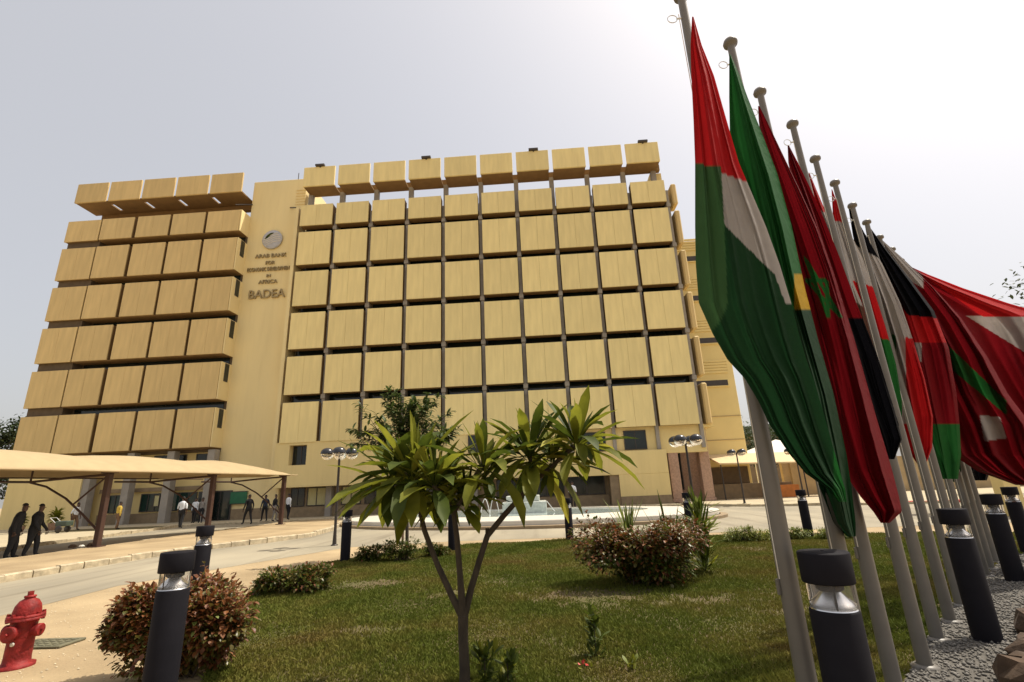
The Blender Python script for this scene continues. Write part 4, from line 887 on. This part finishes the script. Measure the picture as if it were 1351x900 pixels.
far_tree('dark tree behind the white tent', (27.5, 62, 0), 7.6, 5, 3800, .5)
far_tree('green tree beyond the far wall right of the flags', (48, 52, 0), 6.0, 5, 3000, .5)
# planted pots and barrow by the left wing
def pot(label, base, s):
    t = thing('potted_plant', label, 'plant', base); g = MB(); g.lathe([(.01, 0), (.2*s, 0), (.28*s, .35*s), (.3*s, .37*s), (.26*s, .37*s), (.24*s, .3*s), (.01, .3*s)], base, 16); g.build('pot', 'pinkstone', t)
    V = []; Fc = []
    for k in range(90):
        a = random.uniform(0, 6.3); el = random.uniform(.1, 1.3); d = Vector((math.cos(a)*math.cos(el), math.sin(a)*math.cos(el), math.sin(el))); leaf_fan(V, Fc, Vector(base)+Vector((0, 0, .35*s+random.uniform(0, .5)*s)), d, Vector((0, 0, 1)), .45*s, .12*s, .7, seg=3)
    mesh_thing('foliage', V, Fc, 'leaf', None, t)
pot('leafy potted plant by the corner pillar of the left wing', (-33.2, 33.4, .12), 1.3)
pot('low potted plant left of the corner pillar', (-35.2, 33.0, .12), 1.0)
# ------------------------------------------------------------------ far right: tents, walls, houses
t = thing('white_tent', 'white pyramid tent roof on poles beyond the first flagpole', 'tent', (21, 47, .12))
ap = F(1023, 580, 47); lo = 3.5
g = MB(); x0, x1, y0_, y1 = ap.x-3.4, ap.x+3.4, 44, 50; V = [(x0, y0_, lo), (x1, y0_, lo), (x1, y1, lo), (x0, y1, lo), (ap.x, 47, ap.z), (x0, y0_, lo-.35), (x1, y0_, lo-.35), (x1, y1, lo-.35), (x0, y1, lo-.35)]
g.add(V, [(0, 1, 4), (1, 2, 4), (2, 3, 4), (3, 0, 4), (0, 5, 6, 1), (1, 6, 7, 2), (2, 7, 8, 3), (3, 8, 5, 0)]); g.build('roof', 'tent', t)
for a, b_ in ((x0, y0_), (x1, y0_), (x1, y1), (x0, y1)):
    g = MB(); g.tube([(a, b_, .12), (a, b_, lo)], .05, 8); g.build('pole', 'whitemetal', t)
t = thing('lean_to', 'cream sloping canopy with dark opening against the yellow annex', 'canopy', (17, 41, .12))
a = F(935, 612, 40.5); b_ = F(1062, 613, 40.5)
g = MB(); V = [(13.2, 38.4, 2.75), (22.2, 38.4, 2.55), (22.2, 41.0, 3.45), (13.0, 41.0, 3.5), (13.2, 38.4, 2.65), (22.2, 38.4, 2.45)]
g.add(V+[(22.2, 41.0, 3.35), (13.0, 41.0, 3.4)], [(0, 1, 2, 3), (0, 4, 5, 1), (4, 7, 6, 5), (0, 3, 7, 4), (1, 5, 6, 2)]); g.build('roof', 'cream', t)
for x in (13.3, 16.4, 19.2, 22.1):
    g = MB(); g.tube([(x, 38.5, .12), (x, 38.5, 2.6)], .05, 8); g.build('pole', 'blacksteel', t)
g = MB(); g.box(13.2, 19.2, 40.6, 41.05, .12, 1.2); g.build('counter', 'plinth', t)
g = MB(); g.box(13.2, 16.2, 40.98, 41.08, 1.21, 2.5); g.build('opening', 'recess', t)
g = MB(); g.box(17.2, 19.2, 39.6, 40.2, .12, 1.0, b=.02); tag(g.build('barrier', 'orange'), 'orange-brown board barrier under the cream canopy', 'barrier')
g = MB(); g.box(19.4, 70, 42.2, 42.6, 0, 2.7); g.box(19.3, 70, 42.15, 42.65, 2.702, 2.8)
for k in range(12): g.box(20+k*4.2, 20.3+k*4.2, 42.08, 42.2, 0, 2.7)
tag(g.build('boundary_wall', 'tan'), 'long tan boundary wall with shallow piers beyond the road on the right', 'wall')
t = thing('far_house', 'brown building with green roof far behind the white tent', 'building', (33, 80, 0))
g = MB(); g.box(27, 44, 80, 92, 0, 7.8); g.build('wall', 'farwall', t)
g = MB(); g.box(26.5, 44.5, 79.5, 92.5, 7.81, 9.3, b=.1); g.build('roof', 'farroof', t)
for k in range(5): window(28.5+k*3.1, 30.2+k*3.1, 79.97, 4.6, 6.4, 'glass', par=t)
t = thing('gate_pavilion', 'cream pillared pavilion beyond the gravel at the right edge', 'pavilion', (20, 21, 0))
for k in range(4):
    g = MB(); g.box(16.2+k*3.2, 16.75+k*3.2, 19.0, 19.5, 0, 3.0, b=.02); g.build('pillar', 'annex', t)
g = MB(); g.box(15.9, 27, 18.7, 22.3, 3.01, 3.5, b=.03); g.build('roof', 'annex', t)
g = MB(); g.box(16.8, 26.3, 19.1, 19.3, .3, .55); g.box(16.8, 26.3, 19.1, 19.3, 1.1, 1.3); g.build('rail', 'cream', t)
# rough rock edging at lower right
V = []; 
for k in range(5):
    q_ = G(1378+k*6, 915-k*36); cx, cy, s = q_.x, q_.y, random.uniform(.2, .28)
    g = MB(); pr = [(.01, 0), (s, 0), (s*1.1, s*.4), (s*.8, s*.9), (.01, s)]; g.lathe(pr, (cx, cy, 0), 9, sm=False)
    g.v = [(a+random.uniform(-.03, .03), b+random.uniform(-.03, .03), max(0, c+random.uniform(-.03, .03))) for a, b, c in g.v]
    tag(g.build('edging_rock', 'rock'), ('nearest', 'second nearest', 'third', 'fourth', 'farthest')[k]+' brown rock edging the gravel at lower right', 'rock', 'brown rocks edging the gravel')
# ------------------------------------------------------------------ people
def person(loc, face, label, top='cl_white', legs='cl_black', stride=.25, h=1.75, sleeve=True, arm=(.1, -.1), bend=0., bulk=1.12):
    """one continuous skinned body; face = heading angle, stride = half step"""
    k = h/1.75; t = thing('person', label, 'person', loc)
    f = Vector((math.cos(face), math.sin(face), 0)); s = Vector((-f.y, f.x, 0)); o = Vector(loc)
    def P(a, b, c): return o+(f*(a+bend*max(0, c-.9)*.8)+s*b+Vector((0, 0, c)))*k
    J = {'pel': (P(0, 0, .95), .125), 'bel': (P(0, 0, 1.1), .12), 'che': (P(0, 0, 1.3), .14), 'clv': (P(-.01, 0, 1.43), .09), 'nec': (P(.01, 0, 1.5), .055), 'jaw': (P(.03, 0, 1.57), .07), 'hea': (P(.02, 0, 1.66), .088), 'cro': (P(.01, 0, 1.725), .05)}
    E = [('pel', 'bel'), ('bel', 'che'), ('che', 'clv'), ('clv', 'nec'), ('nec', 'jaw'), ('jaw', 'hea'), ('hea', 'cro')]
    for i, sg in enumerate((1, -1)):
        st = stride*sg; ar = arm[i]
        J['hip%d' % i] = (P(0, .1*sg, .88), .098); J['kne%d' % i] = (P(st*.55+.05, .1*sg, .5), .062); J['ank%d' % i] = (P(st, .1*sg, .09), .043); J['toe%d' % i] = (P(st+.17, .12*sg, .035), .035)
        J['sho%d' % i] = (P(0, .18*sg, 1.41), .062); J['elb%d' % i] = (P(ar*.5-.03, .24*sg, 1.13), .043); J['wri%d' % i] = (P(ar+.07, .24*sg, .89), .029); J['han%d' % i] = (P(ar+.09, .235*sg, .81), .034)
        E += [('pel', 'hip%d' % i), ('hip%d' % i, 'kne%d' % i), ('kne%d' % i, 'ank%d' % i), ('ank%d' % i, 'toe%d' % i), ('clv', 'sho%d' % i), ('sho%d' % i, 'elb%d' % i), ('elb%d' % i, 'wri%d' % i), ('wri%d' % i, 'han%d' % i)]
    names = list(J); idx = {n: i for i, n in enumerate(names)}
    me = bpy.data.meshes.new('sk'); me.from_pydata([tuple(J[n][0]-o) for n in names], [(idx[a], idx[b]) for a, b in E], []); ob = bpy.data.objects.new('sk', me); COL.objects.link(ob)
    md = ob.modifiers.new('s', 'SKIN'); md.use_smooth_shade = True
    for n in names:
        sv = me.skin_vertices[0].data[idx[n]]; r = J[n][1]*k*(bulk if n not in ('jaw', 'hea', 'cro', 'nec') else 1.1); sv.radius = (r*1.05, r) if n not in ('che', 'bel', 'pel') else (r*1.25, r*.85); sv.use_root = n == 'pel'
    ob.modifiers.new('u', 'SUBSURF').levels = 1; dg = bpy.context.evaluated_depsgraph_get(); dg.update(); bm = bpy.data.meshes.new_from_object(ob.evaluated_get(dg)); bpy.data.objects.remove(ob)
    bm.materials.clear()
    for q in ('skin', top, legs, 'cl_black'): bm.materials.append(M[q])
    # materials by nearest bone
    for pl in bm.polygons:
        c = Vector(pl.center); best = 9; bn = None
        for a, b in E:
            A_, B_ = J[a][0]-o, J[b][0]-o; d = B_-A_; u = max(0, min(1, (c-A_).dot(d)/max(1e-6, d.length_squared))); dd = (c-A_-d*u).length-J[a][1]*.5
            if dd < best: best = dd; bn = (a, b)
        a = bn[1][:3]
        pl.material_index = 0 if a in ('nec', 'jaw', 'hea', 'cro', 'han') else 2 if a in ('hip', 'kne', 'ank') else 3 if a == 'toe' else (0 if a == 'wri' and not sleeve else 1)
        if a in ('bel',) and c.z < 1.0*k: pl.material_index = 2
        pl.use_smooth = True
    body = bpy.data.objects.new('body', bm); COL.objects.link(body); body.parent = t
    # fingers, nose and ears belong to the body
    g = MB()
    for i, sg in enumerate((1, -1)):
        hp = J['han%d' % i][0]
        for q in range(4):
            b0_ = hp+(s*0+f*(.022*(q-1.5)))*k+Vector((0, 0, -.02*k)); L_ = (.07, .08, .075, .06)[q]*k
            g.tube([b0_, b0_+Vector((0, 0, -L_*.55))-s*sg*.006, b0_+Vector((0, 0, -L_))-s*sg*.02], [.0095, .009, .007], 6)
        g.tube([hp+f*.03*k, hp+f*.055*k+Vector((0, 0, -.03)), hp+f*.06*k+Vector((0, 0, -.055))], [.011, .01, .008], 6)
    he = J['hea'][0]; g.tube([he+f*.08*k+Vector((0, 0, .0)), he+f*.112*k+Vector((0, 0, -.03))], [.008, .014], 6)
    for sg in (1, -1): g.tube([he+s*sg*.085*k+Vector((0, 0, .01)), he+s*sg*.1*k-f*.01+Vector((0, 0, -.02))], [.02, .014], 6)
    hb = bmesh.new(); hb.from_mesh(body.data); nv_ = len(hb.verts); vs_ = [hb.verts.new(Vector(q)-o) for q in g.v]
    for fc in g.f: nf_ = hb.faces.new([vs_[i] for i in fc]); nf_.material_index = 0; nf_.smooth = True
    hb.to_mesh(body.data); hb.free()
    g = MB(); c = J['hea'][0]+Vector((0, 0, .03))-f*.012
    g.lathe([(.086*k*math.sin(a), .088*k*math.cos(a)) for a in np.linspace(0.02, 1.5, 8)], tuple(c), 14); g.build('hair', 'hair', t)
    return t
p = G(10, 739, .0); person((p.x, p.y, 0.008), .9, 'person in dark clothes bending forward at the left edge of the photo', 'cl_black', 'cl_black', .1, 1.8, bend=.2, bulk=1.5)
p = G(37, 736, .0); person((p.x, p.y, 0.008), .5, 'person in dark clothes standing in the car shade, right of the other dark figure', 'cl_black', 'cl_black', .13, 1.76, bend=.1, arm=(.2, .15), bulk=1.45)
def pers(u, v, z, *a, **k):
    q = G(u, v, z); return person((q.x, q.y, z), *a, **k)
pers(95, 700, .12, .0, 'person in white shirt beside the cart near the corner pillar', 'cl_white', 'cl_brown', .22, 1.7, sleeve=False, bend=.15)
pers(153, 699, .12, 1.2, 'person in yellow top partly behind the first car shade post', 'cl_yellow', 'cl_brown', .1, 1.65)
pers(237, 697, .12, 1.9, 'person in white shirt and black trousers walking to the left entrance', 'cl_white', 'cl_black', .2, 1.78, sleeve=False)
pers(255, 690, .12, -1.4, 'person in white top in the dark left doorway', 'cl_white', 'cl_black', .1, 1.7)
pers(264, 690, .12, -1.2, 'person in grey top in the dark left doorway', 'cl_grey', 'cl_black', .1, 1.7)
pers(326, 692, .12, 2.6, 'person in black walking in front of the tower wall', 'cl_black', 'cl_black', .3, 1.75)
pers(348, 688, .12, 2.4, 'person in navy standing left of the third car shade post', 'cl_navy', 'cl_black', .2, 1.7)
pers(361, 688, .12, 0.2, 'person with pale trousers right beside the third car shade post', 'cl_black', 'cl_grey', .1, 1.7)
pers(379, 686, .12, 1.2, 'person in white shirt just right of the third car shade post', 'cl_white', 'cl_black', .1, 1.72)
pers(402, 676, .12, 1.6, 'person in dark clothes by the ground floor windows right of the car shade', 'cl_black', 'cl_black', .08, 1.7)
pers(757, 672, .12, 1.5, 'person in white shirt behind the pool at the right', 'cl_white', 'cl_black', .08, 1.74, sleeve=False)
# hand cart near the corner pillar
q = G(84, 703, .12); t = thing('hand_cart', 'small dark hand cart beside the person in white shirt', 'cart', (q.x, q.y, .12)); x, y = q.x, q.y
g = MB(); g.box(x-.45, x+.3, y-.25, y+.25, .5, .8, b=.04); g.build('tray', 'plastic', t)
for dy in (-.3, .3):
    g = MB(); g.lathe([(.001, -.03), (.2, -.03), (.22, 0), (.2, .03), (.001, .03)], (x-.1, y+dy, .34), 16, axis='y'); g.build('wheel', 'blacksteel', t)
g = MB(); g.tube([(x-.45, y-.2, .7), (x-.85, y-.2, 1.0)], .02, 6); g.tube([(x-.45, y+.2, .7), (x-.85, y+.2, 1.0)], .02, 6); g.tube([(x-.85, y-.2, 1.0), (x-.85, y+.2, 1.0)], .02, 6); g.build('handle', 'whitemetal', t)
for o in bpy.data.objects:
    if '_o' in o: del o['_o']
